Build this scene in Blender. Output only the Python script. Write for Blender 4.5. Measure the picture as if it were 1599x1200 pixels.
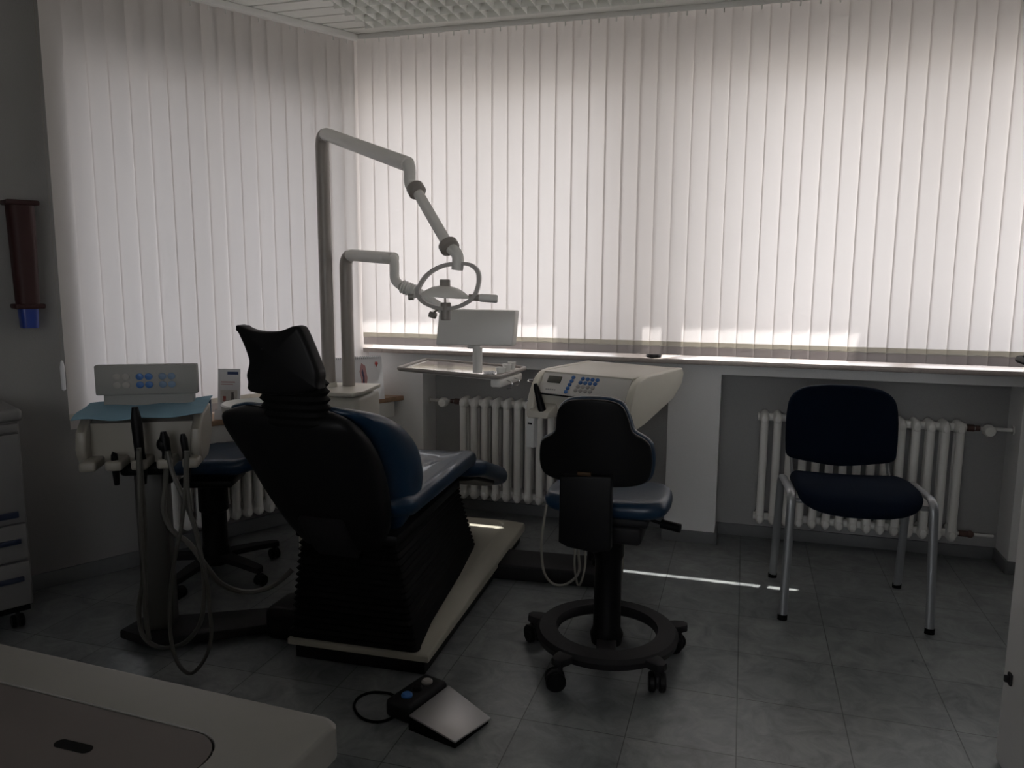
import bpy, bmesh, math, random
from mathutils import Vector, Matrix, noise
random.seed(7)
SC = bpy.context.scene
COL = SC.collection
for o in list(bpy.data.objects): bpy.data.objects.remove(o)
R = math.radians

# ---------------------------------------------------------------- camera
F, PITCH, YAW, ROLL = 1216.0, .143926, -.288036, .0056225
cy_, sy_, cp_, sp_ = math.cos(YAW), math.sin(YAW), math.cos(PITCH), math.sin(PITCH)
FW = Vector((sy_*cp_, cy_*cp_, -sp_)); RT = Vector((cy_, -sy_, 0)); UP = RT.cross(FW)
RT, UP = math.cos(ROLL)*RT+math.sin(ROLL)*UP, -math.sin(ROLL)*RT+math.cos(ROLL)*UP
CAM = Vector((0, 0, 1.4))
cd = bpy.data.cameras.new('camera'); cam = bpy.data.objects.new('camera', cd); COL.objects.link(cam)
cd.sensor_width = 36; cd.lens = F*36/1599; cd.clip_start = .02
cam.matrix_world = Matrix((( RT.x, UP.x, -FW.x, CAM.x), (RT.y, UP.y, -FW.y, CAM.y), (RT.z, UP.z, -FW.z, CAM.z), (0,0,0,1)))
SC.camera = cam

# ---------------------------------------------------------------- daylight
w = bpy.data.worlds.new('sky'); SC.world = w; w.use_nodes = True
nt = w.node_tree; nt.nodes.clear()
wo = nt.nodes.new('ShaderNodeOutputWorld'); bg = nt.nodes.new('ShaderNodeBackground')
tc = nt.nodes.new('ShaderNodeTexCoord'); sx = nt.nodes.new('ShaderNodeSeparateXYZ'); cr = nt.nodes.new('ShaderNodeValToRGB')
nt.links.new(tc.outputs['Generated'], sx.inputs[0]); nt.links.new(sx.outputs[2], cr.inputs[0])
mr = nt.nodes.new('ShaderNodeMapRange'); mr.inputs[1].default_value = -1; mr.inputs[2].default_value = 1
nt.links.new(sx.outputs[2], mr.inputs[0]); nt.links.new(mr.outputs[0], cr.inputs[0])
cr.color_ramp.elements[0].position = .46; cr.color_ramp.elements[0].color = (.66,.63,.60,1)
cr.color_ramp.elements[1].position = .54; cr.color_ramp.elements[1].color = (.945,.96,1.0,1)
nt.links.new(cr.outputs[0], bg.inputs[0]); bg.inputs[1].default_value = 4.4
nt.links.new(bg.outputs[0], wo.inputs[0])
SUN_D = Vector((-.22, -.47, -1)).normalized()
sl = bpy.data.lights.new('sun', 'SUN'); sl.energy = 12; sl.angle = R(.55); sl.color = (1, .97, .93)
sun = bpy.data.objects.new('sun', sl); COL.objects.link(sun); sun.rotation_euler = SUN_D.to_track_quat('-Z', 'Y').to_euler(); sun.location = (1,8,8)
SC.view_settings.view_transform = 'Standard'; SC.view_settings.look = 'None'
SC.view_settings.exposure = 0.0; SC.view_settings.gamma = 1; SC.view_settings.use_curve_mapping = False
SC.cycles.use_denoising = True
SC.cycles.max_bounces = 10; SC.cycles.diffuse_bounces = 6; SC.cycles.transmission_bounces = 8; SC.cycles.transparent_max_bounces = 12
SC.cycles.sample_clamp_indirect = 8

# ---------------------------------------------------------------- where a pixel's ray meets a plane
def ray(x, y): return FW + (x-799.5)/F*RT - (y-600)/F*UP
def atZ(x, y, z): d = ray(x, y); return CAM + d*((z-CAM.z)/d.z)
def atY(x, y, Y): d = ray(x, y); return CAM + d*(Y/d.y)
def atX(x, y, X): d = ray(x, y); return CAM + d*(X/d.x)

# ---------------------------------------------------------------- materials
M = {}
def mat(name, col, rough=.5, metal=0, spec=.5, noise_amt=0, noise_scale=30, bump=0, coat=0, emit=None, sheen=0):
    m = bpy.data.materials.new(name); m.use_nodes = True; n = m.node_tree; b = n.nodes['Principled BSDF']
    c = (*col, 1); b.inputs['Base Color'].default_value = c; b.inputs['Roughness'].default_value = rough
    b.inputs['Metallic'].default_value = metal; b.inputs['Specular IOR Level'].default_value = spec
    b.inputs['Coat Weight'].default_value = coat; b.inputs['Sheen Weight'].default_value = sheen
    t = n.nodes.new('ShaderNodeTexCoord'); nz = n.nodes.new('ShaderNodeTexNoise'); nz.inputs['Scale'].default_value = noise_scale; nz.inputs['Detail'].default_value = 5
    n.links.new(t.outputs['Object'], nz.inputs['Vector'])
    if noise_amt:
        mx = n.nodes.new('ShaderNodeMix'); mx.data_type = 'RGBA'
        mx.inputs[6].default_value = tuple(v*(1-noise_amt) for v in col)+(1,); mx.inputs[7].default_value = tuple(min(1, v*(1+noise_amt)) for v in col)+(1,)
        n.links.new(nz.outputs['Fac'], mx.inputs[0]); n.links.new(mx.outputs[2], b.inputs['Base Color'])
    if bump:
        bp = n.nodes.new('ShaderNodeBump'); bp.inputs['Strength'].default_value = bump; bp.inputs['Distance'].default_value = .004
        n.links.new(nz.outputs['Fac'], bp.inputs['Height']); n.links.new(bp.outputs[0], b.inputs['Normal'])
    M[name] = m; return m
mat('plaster_left_shaded', (.26,.255,.25), .9, bump=.25, noise_scale=160, noise_amt=.03)  # same plaster darkened; the left wall's dimness is put into the colour
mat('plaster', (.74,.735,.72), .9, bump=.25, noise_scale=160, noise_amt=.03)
mat('plaster_lower', (.80,.80,.80), .9, bump=.25, noise_scale=160, noise_amt=.03)
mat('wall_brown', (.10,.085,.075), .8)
mat('niche_shade', (.36,.36,.355), .9, bump=.3, noise_scale=120, noise_amt=.06)  # recess shade painted into the niche backs
mat('ceiling_metal', (.90,.91,.87), .5, noise_amt=.03)
mat('dark_gap', (.03,.02,.018), .9)
mat('trim_white', (.78,.78,.76), .5)
mat('frame_white', (.8,.8,.8), .4)
mat('sill_stone', (.42,.37,.34), .35, noise_amt=.25, noise_scale=60)
mat('sill_wood', (.34,.22,.14), .4, noise_amt=.3, noise_scale=40)
mat('baseboard_grey', (.16,.165,.17), .6, noise_amt=.1)
mat('radiator_enamel', (.78,.77,.74), .35, noise_amt=.02)
mat('pipe_white', (.7,.69,.66), .4)
mat('brass_dark', (.12,.07,.06), .5, metal=.4)
mat('badge_brown', (.06,.035,.02), .6, spec=.1)
mat('white_arm_lit', (.86,.84,.80), .35)  # lit copy of the post paint; grazing light put into the colour
mat('mirror_tray', (.75,.75,.75), .07, metal=1)
mat('cream', (.62,.59,.52), .38, noise_amt=.02)
mat('base_cream', (.36,.34,.28), .45)
mat('cart_shell_shaded', (.27,.25,.215), .4)  # console cream darkened, the dim left side painted in
mat('cart_panel', (.27,.265,.25), .5)
mat('cabinet_top', (.20,.19,.175), .42, noise_amt=.03)
mat('handle_blue', (.012,.02,.045), .4)
mat('cabinet_grey', (.15,.148,.145), .5)
mat('cream_shell', (.70,.67,.58), .38, noise_amt=.02)
mat('warm_pipe_shaded', (.33,.30,.275), .35)  # shaded copy of the arm paint; backlit posts darkened by colour
mat('column_grey', (.05,.048,.044), .4)
mat('white_plastic', (.78,.78,.75), .3)
mat('grey_plastic', (.35,.34,.33), .4)
mat('pale_grey_panel', (.62,.60,.57), .5, noise_amt=.03)
mat('taupe_panel', (.095,.08,.074), .5, noise_amt=.05)
mat('black_plastic', (.0045,.0045,.005), .45, spec=.16)
mat('black_rubber', (.004,.004,.004), .7, spec=.1)
mat('charcoal_plastic', (.013,.0125,.014), .55, spec=.2)
mat('navy_leather', (.006,.025,.056), .36, spec=.35, noise_amt=.12, noise_scale=90, bump=.12, coat=.15)
mat('navy_fabric', (.003,.007,.017), .85, spec=.08, noise_amt=.2, noise_scale=400, bump=.4)
mat('chrome', (.6,.6,.6), .22, metal=1)
mat('brushed_steel', (.55,.54,.54), .42, metal=.9, noise_amt=.1, noise_scale=8)
mat('silver_paint', (.30,.31,.32), .4, metal=.6)
mat('display_dark', (.06,.06,.05), .25)
mat('button_blue', (.03,.12,.34), .45)
mat('button_slate', (.14,.21,.32), .45)
mat('button_grey', (.33,.31,.29), .5)
mat('print_grey', (.3,.3,.3), .6)
mat('paper_blue', (.20,.34,.43), .85, noise_amt=.08)
mat('paper_white', (.8,.8,.82), .8)
mat('photo_blue', (.02,.06,.17), .35, noise_amt=.5, noise_scale=25)
mat('ink_navy', (.05,.08,.2), .6)
mat('ink_red', (.5,.06,.05), .6)
mat('ink_pink', (.55,.32,.33), .6)
mat('hose_dark', (.085,.082,.072), .45)
mat('hose_grey', (.25,.24,.21), .45)
mat('red_plastic', (.03,.004,.004), .6)
mat('blue_plastic', (.02,.05,.28), .35)
mat('gold_reflector', (.85,.72,.48), .25, metal=.3)
mat('clear_handle', (.7,.7,.72), .2)
mat('bulb_glass', (.8,.8,.75), .1)

def slat_material(name, refl, trans, hem=False):
    m = bpy.data.materials.new(name); m.use_nodes = True; n = m.node_tree; n.nodes.clear()
    out = n.nodes.new('ShaderNodeOutputMaterial'); d = n.nodes.new('ShaderNodeBsdfDiffuse'); t = n.nodes.new('ShaderNodeBsdfTranslucent'); a = n.nodes.new('ShaderNodeAddShader')
    tc = n.nodes.new('ShaderNodeTexCoord'); nz = n.nodes.new('ShaderNodeTexNoise'); mp = n.nodes.new('ShaderNodeMapping'); mp.inputs['Scale'].default_value = (900, 900, 260)
    n.links.new(tc.outputs['Object'], mp.inputs[0]); n.links.new(mp.outputs[0], nz.inputs['Vector']); nz.inputs['Detail'].default_value = 3
    mx = n.nodes.new('ShaderNodeMix'); mx.data_type = 'RGBA'; mx.inputs[6].default_value = tuple(v*.94 for v in trans)+(1,); mx.inputs[7].default_value = tuple(v*1.06 for v in trans)+(1,)
    n.links.new(nz.outputs['Fac'], mx.inputs[0]); n.links.new(mx.outputs[2], t.inputs[0])
    d.inputs[0].default_value = (*refl, 1)
    n.links.new(d.outputs[0], a.inputs[0]); n.links.new(t.outputs[0], a.inputs[1]); n.links.new(a.outputs[0], out.inputs[0]); M[name] = m
slat_material('slat_fabric', (.50,.475,.455), (.31,.295,.29))
slat_material('slat_hem', (.36,.34,.33), (.215,.20,.197))
slat_material('slat_fold', (.42,.40,.36), (.27,.258,.235))

def glass_material(gn='window_glass', gc=(.95,.95,.95,1)):
    m = bpy.data.materials.new(gn); m.use_nodes = True; n = m.node_tree; n.nodes.clear()
    out = n.nodes.new('ShaderNodeOutputMaterial'); t = n.nodes.new('ShaderNodeBsdfTransparent'); g = n.nodes.new('ShaderNodeBsdfGlossy'); g.inputs['Roughness'].default_value = .02
    mx = n.nodes.new('ShaderNodeMixShader'); t.inputs[0].default_value = gc
    mx.inputs[0].default_value = .07; n.links.new(t.outputs[0], mx.inputs[1]); n.links.new(g.outputs[0], mx.inputs[2]); n.links.new(mx.outputs[0], out.inputs[0]); M[gn] = m
glass_material(); glass_material('dimming_glass', (.80,.81,.83,1))  # second glass: tint added only to dim daylight on the left blind

def floor_material():
    m = bpy.data.materials.new('floor_tiles'); m.use_nodes = True; n = m.node_tree; b = n.nodes['Principled BSDF']; L = n.links.new
    tc = n.nodes.new('ShaderNodeTexCoord'); mp = n.nodes.new('ShaderNodeMapping')
    mp.inputs['Location'].default_value = (-.038/.3255, -2.198/.328, 0); mp.inputs['Scale'].default_value = (1/.3255, 1/.328, 1)
    L(tc.outputs['Object'], mp.inputs[0])
    br = n.nodes.new('ShaderNodeTexBrick'); br.offset = 0; br.squash = 1
    br.inputs['Scale'].default_value = 1; br.inputs['Brick Width'].default_value = 1; br.inputs['Row Height'].default_value = 1
    br.inputs['Mortar Size'].default_value = .006; br.inputs['Mortar Smooth'].default_value = .3
    br.inputs['Color1'].default_value = (.16,.172,.176,1); br.inputs['Color2'].default_value = (.195,.206,.208,1); br.inputs['Mortar'].default_value = (.045,.048,.05,1)
    L(mp.outputs[0], br.inputs['Vector'])
    nz = n.nodes.new('ShaderNodeTexNoise'); nz.inputs['Scale'].default_value = 9; nz.inputs['Detail'].default_value = 9; nz.inputs['Roughness'].default_value = .7; nz.inputs['Distortion'].default_value = .8
    L(tc.outputs['Object'], nz.inputs['Vector'])
    rp = n.nodes.new('ShaderNodeValToRGB'); rp.color_ramp.elements[0].position = .35; rp.color_ramp.elements[0].color = (.6,.6,.62,1); rp.color_ramp.elements[1].position = .65; rp.color_ramp.elements[1].color = (1.25,1.25,1.22,1)
    L(nz.outputs['Fac'], rp.inputs[0])
    mx = n.nodes.new('ShaderNodeMix'); mx.data_type = 'RGBA'; mx.blend_type = 'MULTIPLY'; mx.inputs[0].default_value = 1
    L(br.outputs['Color'], mx.inputs[6]); L(rp.outputs[0], mx.inputs[7]); L(mx.outputs[2], b.inputs['Base Color'])
    b.inputs['Roughness'].default_value = .3; b.inputs['IOR'].default_value = 1.62
    r2 = n.nodes.new('ShaderNodeMapRange'); r2.inputs[3].default_value = .22; r2.inputs[4].default_value = .40; L(nz.outputs['Fac'], r2.inputs[0]); L(r2.outputs[0], b.inputs['Roughness'])
    bp = n.nodes.new('ShaderNodeBump'); bp.inputs['Strength'].default_value = .25; bp.inputs['Distance'].default_value = .003; bp.invert = True
    L(br.outputs['Fac'], bp.inputs['Height']); L(bp.outputs[0], b.inputs['Normal']); M['floor_tiles'] = m
floor_material()

# ---------------------------------------------------------------- mesh tools
class MB:
    def __init__(s): s.v = []; s.f = []; s.m = []
    def add(s, bm, mi=0, X=None):
        o = len(s.v); bm.verts.ensure_lookup_table(); bm.verts.index_update()
        s.v += [tuple((X @ q.co) if X else q.co) for q in bm.verts]
        for f in bm.faces: s.f.append([o+q.index for q in f.verts]); s.m.append(mi)
        bm.free(); return s
    def raw(s, vs, fs, mi=0):
        o = len(s.v); s.v += [tuple(q) for q in vs]
        for f in fs: s.f.append([o+i for i in f]); s.m.append(mi)
        return s
    def box(s, x0, x1, y0, y1, z0, z1, bev=0, mi=0, seg=2, X=None):
        bm = bmesh.new(); bmesh.ops.create_cube(bm, size=1)
        for q in bm.verts: q.co = Vector(((x0+x1)/2+q.co.x*(x1-x0), (y0+y1)/2+q.co.y*(y1-y0), (z0+z1)/2+q.co.z*(z1-z0)))
        if bev: bmesh.ops.bevel(bm, geom=bm.edges[:], offset=bev, segments=seg, affect='EDGES', profile=.5, clamp_overlap=True)
        return s.add(bm, mi, X)
    def tube(s, pts, r, seg=12, mi=0, closed=False, cap=True, sq=None):
        P = [Vector(p) for p in pts]; n = len(P); rs = r if isinstance(r, (list, tuple)) else [r]*n
        rings = []; prev = None
        for i in range(n):
            if closed: t = (P[(i+1) % n]-P[i-1])
            else: t = P[min(i+1, n-1)]-P[max(i-1, 0)]
            t.normalize()
            if prev is None:
                a = Vector((0, 0, 1)) if abs(t.z) < .9 else Vector((1, 0, 0))
                u = t.cross(a).normalized()
            else:
                u = (prev - t*prev.dot(t)).normalized()
            prev = u; v = t.cross(u)
            k = sq or (1, 1)
            rings.append([P[i]+rs[i]*(math.cos(2*math.pi*j/seg)*u*k[0]+math.sin(2*math.pi*j/seg)*v*k[1]) for j in range(seg)])
        return s.loft(rings, mi, closed=closed, cap=cap)
    def loft(s, rings, mi=0, closed=False, cap=True):
        o = len(s.v); n = len(rings); k = len(rings[0])
        for r in rings: s.v += [tuple(q) for q in r]
        for i in range(n if closed else n-1):
            a = o+i*k; b = o+((i+1) % n)*k
            for j in range(k): s.f.append([a+j, a+(j+1) % k, b+(j+1) % k, b+j]); s.m.append(mi)
        if cap and not closed:
            s.f.append([o+j for j in range(k)][::-1]); s.m.append(mi); s.f.append([o+(n-1)*k+j for j in range(k)]); s.m.append(mi)
        return s
    def lathe(s, prof, c=(0,0,0), seg=32, mi=0, X=None, axis='Z'):
        rings = []
        for (r, h) in prof:
            ring = []
            for j in range(seg):
                a = 2*math.pi*j/seg; q = Vector((r*math.cos(a), r*math.sin(a), h))
                if axis == 'Y': q = Vector((q.x, q.z, q.y))
                if axis == 'X': q = Vector((q.z, q.x, q.y))
                if X: q = X @ q
                ring.append(q+Vector(c))
            rings.append(ring)
        return s.loft(rings, mi)
    def prism(s, pts, fn, d0, d1, bev=0, mi=0, seg=2):
        """pts: closed 2D outline; fn(u, v, w) gives the 3D point; w runs d0..d1"""
        bm = bmesh.new(); n = len(pts)
        A = [bm.verts.new(fn(p[0], p[1], d0)) for p in pts]; B = [bm.verts.new(fn(p[0], p[1], d1)) for p in pts]
        bm.faces.new(A[::-1]); bm.faces.new(B)
        for i in range(n): bm.faces.new((A[i], A[(i+1) % n], B[(i+1) % n], B[i]))
        bmesh.ops.recalc_face_normals(bm, faces=bm.faces[:])
        if bev:
            es = [e for e in bm.edges if len(e.link_faces) == 2 and any(len(f.verts) > 4 for f in e.link_faces) or n <= 4]
            bmesh.ops.bevel(bm, geom=es, offset=bev, segments=seg, affect='EDGES', profile=.5, clamp_overlap=True)
        return s.add(bm, mi)
    def pad(s, pts, fn, t, r, bulge=.0, mi=0, n=4):
        """a soft cushion: outline pts, thickness t along w, edge radius r, domed by bulge on both faces"""
        P = [Vector((p[0], p[1])) for p in pts]; k = len(P); c = sum(P, Vector((0, 0)))/k
        N = []
        for i in range(k):
            e = (P[(i+1) % k]-P[i-1]); N.append(Vector((e.y, -e.x)).normalized())
        ar = sum(P[i].x*P[(i+1) % k].y-P[(i+1) % k].x*P[i].y for i in range(k))
        if ar > 0: N = [-q for q in N]
        rings = []
        def ring(inset, sc, w): rings.append([fn(*(c+(P[i]+N[i]*inset-c)*sc), w) for i in range(k)])
        for sc in (.25, .5, .75, .92): ring(r*1.0, sc, -t/2-bulge*(1-sc**2))
        for i in range(n+1): a = math.pi/2*i/n; ring(r*(1-math.sin(a)), 1, -t/2+r*(1-math.cos(a)))
        for i in range(n+1): a = math.pi/2*i/n; ring(r*(1-math.cos(a)), 1, t/2-r*(1-math.sin(a)))
        for sc in (.92, .75, .5, .25): ring(r*1.0, sc, t/2+bulge*(1-sc**2))
        return s.loft(rings, mi)
    def ball(s, c, r, mi=0, sc=(1,1,1), seg=16):
        bm = bmesh.new(); bmesh.ops.create_uvsphere(bm, u_segments=seg, v_segments=seg//2, radius=r)
        for q in bm.verts: q.co = Vector((q.co.x*sc[0]+c[0], q.co.y*sc[1]+c[1], q.co.z*sc[2]+c[2]))
        return s.add(bm, mi)

def rrect(x0, x1, y0, y1, r, n=5):
    out = []
    for (cx, cy, a0) in ((x1-r, y1-r, 0), (x0+r, y1-r, 90), (x0+r, y0+r, 180), (x1-r, y0+r, 270)):
        for i in range(n+1):
            a = R(a0+90*i/n); out.append((cx+r*math.cos(a), cy+r*math.sin(a)))
    return out
def spline(pts, n=4, closed=True):
    P = [Vector(p) for p in pts]; k = len(P); out = []
    rng = range(k) if closed else range(k-1)
    for i in rng:
        if closed: p0, p1, p2, p3 = P[i-1], P[i], P[(i+1) % k], P[(i+2) % k]
        else: p0, p1, p2, p3 = P[max(i-1, 0)], P[i], P[i+1], P[min(i+2, k-1)]
        for j in range(n):
            t = j/n; out.append(.5*((2*p1)+(-p0+p2)*t+(2*p0-5*p1+4*p2-p3)*t*t+(-p0+3*p1-3*p2+p3)*t**3))
    if not closed: out.append(P[-1])
    return out
def bend(pts, r, n=6):
    """polyline with rounded corners"""
    P = [Vector(p) for p in pts]; out = [P[0]]
    for i in range(1, len(P)-1):
        a, b = (P[i-1]-P[i]), (P[i+1]-P[i]); d = min(r, a.length*.48, b.length*.48)
        s, e = P[i]+a.normalized()*d, P[i]+b.normalized()*d
        for j in range(n+1):
            t = j/n; out.append((1-t)**2*s+2*t*(1-t)*P[i]+t*t*e)
    out.append(P[-1]); return out

def thing(name, label, cat, loc=(0,0,0), rz=0, group=None):
    o = bpy.data.objects.new(name, None); COL.objects.link(o); o.location = loc; o.rotation_euler = (0, 0, rz)
    o.empty_display_size = .05; o['label'] = label; o['category'] = cat
    if group: o['group'] = group
    return o
def mesh(name, mb, mats, parent=None, world=False, label=None, ang=38):
    me = bpy.data.meshes.new(name)
    vs = mb.v
    if world and parent is not None:
        p = parent; X = Matrix.Identity(4)
        while p is not None: X = Matrix.LocRotScale(p.location, p.rotation_euler, None) @ X; p = p.parent
        X = X.inverted(); vs = [tuple(X @ Vector(q)) for q in vs]
    me.from_pydata(vs, [], mb.f)
    for m in (mats if isinstance(mats, (list, tuple)) else [mats]): me.materials.append(M[m])
    me.polygons.foreach_set('material_index', mb.m)
    bm = bmesh.new(); bm.from_mesh(me); bmesh.ops.recalc_face_normals(bm, faces=bm.faces[:]); bm.to_mesh(me); bm.free()
    me.polygons.foreach_set('use_smooth', [True]*len(me.polygons)); me.set_sharp_from_angle(angle=R(ang)); me.update()
    o = bpy.data.objects.new(name, me); COL.objects.link(o)
    if parent is not None: o.parent = parent
    if label: o['label'] = label
    return o
def struct(name, mb, mats, parent=None, **k):
    o = mesh(name, mb, mats, parent, **k)
    if parent is None: o['kind'] = 'structure'
    return o
def tag(o, label, cat, group=None):
    o['label'] = label; o['category'] = cat
    if group: o['group'] = group
    return o
def copy_tree(o, parent=None):
    c = o.copy(); COL.objects.link(c); c.parent = parent
    for ch in list(o.children): copy_tree(ch, c)
    return c

# ================================================================ THE ROOM
CH = 2.65                       # ceiling height
UA = Vector((math.cos(R(61.1)), math.sin(R(61.1)), 0)); NA = Vector((UA.y, -UA.x, 0)); PA = Vector((-2.08, 3.985, 0))
XA = Matrix(((UA.x, NA.x, 0, PA.x), (UA.y, NA.y, 0, PA.y), (0, 0, 1, 0), (0, 0, 0, 1)))    # (s along wall, o into room, z)
def ptA(s, o, z): return PA+UA*s+NA*o+Vector((0, 0, z))

fl = MB(); fl.box(-6, 4.2, -2.3, 4.6, -.1, 0); struct('floor', fl, 'floor_tiles')

# back wall (the long window wall), lower part with two radiator niches
b = MB()
SIL = .94
b.box(-2.35, -1.72, 4.03, 4.6, 0, SIL); b.box(-.353, -.093, 4.03, 4.6, 0, SIL); b.box(1.245, 4.2, 4.03, 4.6, 0, SIL)
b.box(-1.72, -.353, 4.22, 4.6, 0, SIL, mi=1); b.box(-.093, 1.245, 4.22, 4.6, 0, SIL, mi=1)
b.box(-1.72, -.353, 4.03, 4.22, .875, SIL); b.box(-.093, 1.245, 4.03, 4.22, .89, SIL)
# upper part: reveals, narrow pier, lintel
b.box(-2.6, -2.17, 4.14, 4.6, SIL, CH+.3); b.box(-.64, -.40, 4.24, 4.6, SIL, CH); b.box(3.2, 4.2, 4.2, 4.6, SIL, CH)
b.box(-2.2, 3.2, 4.2, 4.585, 2.42, CH+.3)
b.box(.86, 4.2, 4.585, 4.95, 2.46, 2.62); b.box(-2.2, 3.2, 4.2, 4.27, 2.33, 2.42)  # first box: unseen outside slab, added to cut off the sun on the right
struct('wall_back', b, ['plaster_lower', 'niche_shade'])
b = MB(); b.box(-1.95, 3.3, 3.992, 4.25, SIL, .965, .004); b.box(-2.13, -1.95, 3.992, 4.25, SIL, .965, .002); struct('trim_1', b, 'sill_stone')

# window frames and panes in the back wall
def window(n, x0, x1, z0, z1, mull):
    f = MB(); y0, y1 = 4.27, 4.34
    f.box(x0, x0+.05, y0, y1, z0, z1, .004); f.box(x1-.05, x1, y0, y1, z0, z1, .004)
    f.box(x0+.05, x1-.05, y0, y1, z0, z0+.05, .004); f.box(x0+.05, x1-.05, y0, y1, z1-.05, z1, .004)
    for m in mull: f.box(m-.035, m+.035, y0, y1, z0+.05, z1-.05, .004)
    o = struct('window_%d' % n, f, 'frame_white'); g = MB(); g.box(x0+.03, x1-.03, 4.30, 4.308, z0+.03, z1-.03); mesh('pane', g, 'window_glass', o)
    g = MB(); hx = (mull[0] if mull else x1-.1); g.box(hx-.012, hx+.012, 4.25, 4.27, 1.5, 1.56, .003); g.box(hx-.01, hx+.01, 4.225, 4.25, 1.44, 1.55, .004); mesh('window_handle', g, 'silver_paint', o)
window(1, -2.17, -.64, .965, 2.42, [-1.4]); window(2, -.40, .78, .965, 2.42, [-.19]); window(3, .78, 3.2, .965, 2.42, [2.0])

# left wall, at 119 degrees to the window wall, with a window and a niche of its own
a = MB()
def ba(mb, s0, s1, o0, o1, z0, z1, bev=0, mi=0): mb.box(s0, s1, o0, o1, z0, z1, bev, mi, X=XA)
ba(a, -7.2, -1.42, -.45, -.035, 0, CH+.3); ba(a, -1.42, -1.18, -.45, -.035, 0, .667); ba(a, -1.18, -.06, -.45, -.12, 0, .667); ba(a, -.06, .25, -.45, -.035, 0, .667)
ba(a, -1.42, -.02, -.75, -.16, 2.28, CH+.3); ba(a, -1.6, -1.42, -.75, -.45, 0, CH); ba(a, -.02, .0, -.45, -.16, .667, CH+.3)
struct('wall_left', a, 'plaster_left_shaded')
f = MB()
for q in ((-1.42,-1.37,.70,2.38),(-.07,-.02,.70,2.38),(-.8,-.73,.70,2.38),(-1.37,-.07,.70,.75),(-1.37,-.07,2.25,2.30)): ba(f, q[0], q[1], -.30, -.23, q[2], q[3], .004)
wA = struct('window_4', f, 'frame_white'); g = MB(); ba(g, -1.39, -.05, -.27, -.262, .72, 2.36); mesh('pane', g, 'dimming_glass', wA)
g = MB(); ba(g, -.775, -.755, -.23, -.2, 1.5, 1.56, .003); ba(g, -.775, -.755, -.2, -.18, 1.42, 1.55, .004); mesh('window_handle', g, 'silver_paint', wA)
# the low wooden sill below it, running into the corner
s = MB(); c0, c1 = ptA(-1.18, -.23, 0), ptA(-1.18, .19, 0)
cr_ = PA+NA*.19+UA*((4.03-(PA+NA*.19).y)/UA.y)
poly = [(c0.x, c0.y), (c1.x, c1.y), (cr_.x, cr_.y), (-2.24, 4.03), (ptA(.0, -.23, 0).x-.03, 4.03)]
s.prism(poly, lambda u, v, w_: Vector((u, v, w_)), .667, .694, .003); struct('trim_2', s, 'sill_wood')
s = MB(); ba(s, -1.18, .1, .16, .178, .58, .667, .002)
struct('trim_4', s, 'trim_white')

# far room shell behind and beside the camera
r = MB(); r.box(.76, .86, -2.1, 1.40, 0, CH); r.box(.76, .86, 1.40, 2.42, 2.2, CH); struct('wall_right', r, 'plaster')
dr = MB(); dr.box(.76, .80, 1.42, 2.40, .01, 2.19, .003); door = struct('door_1', dr, 'frame_white')
m = MB(); m.tube([(.762, 2.345, 1.178), (.752, 2.345, 1.178)], .026, 20); m.tube(bend([(.755, 2.345, 1.178), (.700, 2.345, 1.178), (.702, 2.20, 1.176)], .015, 5), .0095, 12); mesh('door_handle', m, 'black_plastic', door, label='black lever handle')
m = MB(); m.box(.752, .76, 2.325, 2.349, .268, .302, .003); m.box(.742, .752, 2.331, 2.343, .276, .294, .002); mesh('door_catch', m, 'charcoal_plastic', door)
r = MB(); RW = (-1.3, .6, .8, 2.3)
r.box(-6, RW[0], -2.3, -2.1, 0, CH); r.box(RW[1], 4.2, -2.3, -2.1, 0, CH); r.box(RW[0], RW[1], -2.3, -2.1, 0, RW[2]); r.box(RW[0], RW[1], -2.3, -2.1, RW[3], CH)
struct('wall_rear', r, 'plaster')
f = MB()
for q in ((RW[0],RW[0]+.05,RW[2],RW[3]),(RW[1]-.05,RW[1],RW[2],RW[3]),(-.4,-.33,RW[2],RW[3]),(RW[0]+.05,RW[1]-.05,RW[2],RW[2]+.05),(RW[0]+.05,RW[1]-.05,RW[3]-.05,RW[3])): f.box(q[0], q[1], -2.24, -2.17, q[2], q[3], .004)
wR = struct('window_5', f, 'frame_white'); g = MB(); g.box(RW[0]+.03, RW[1]-.03, -2.21, -2.202, RW[2]+.03, RW[3]-.03); mesh('pane', g, 'window_glass', wR)  # unseen window added behind the camera as daylight fill
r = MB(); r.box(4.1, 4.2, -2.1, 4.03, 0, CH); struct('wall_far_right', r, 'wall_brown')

# ceiling: long metal planks with dark gaps, plus edge mouldings
c = MB(); y = 3.978; c.box(-6, 4.2, -2.3, 4.3, CH+.03, CH+.12, mi=1)
while y > -2.0: c.box(-6, 4.2, y-.0985, y, CH, CH+.02, .002, seg=1); y -= .111
struct('ceiling', c, ['ceiling_metal', 'dark_gap'])
t = MB(); ba(t, -7, -.0, .01, .045, CH-.03, CH-.002, .003); struct('trim_3', t, 'trim_white')
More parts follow.
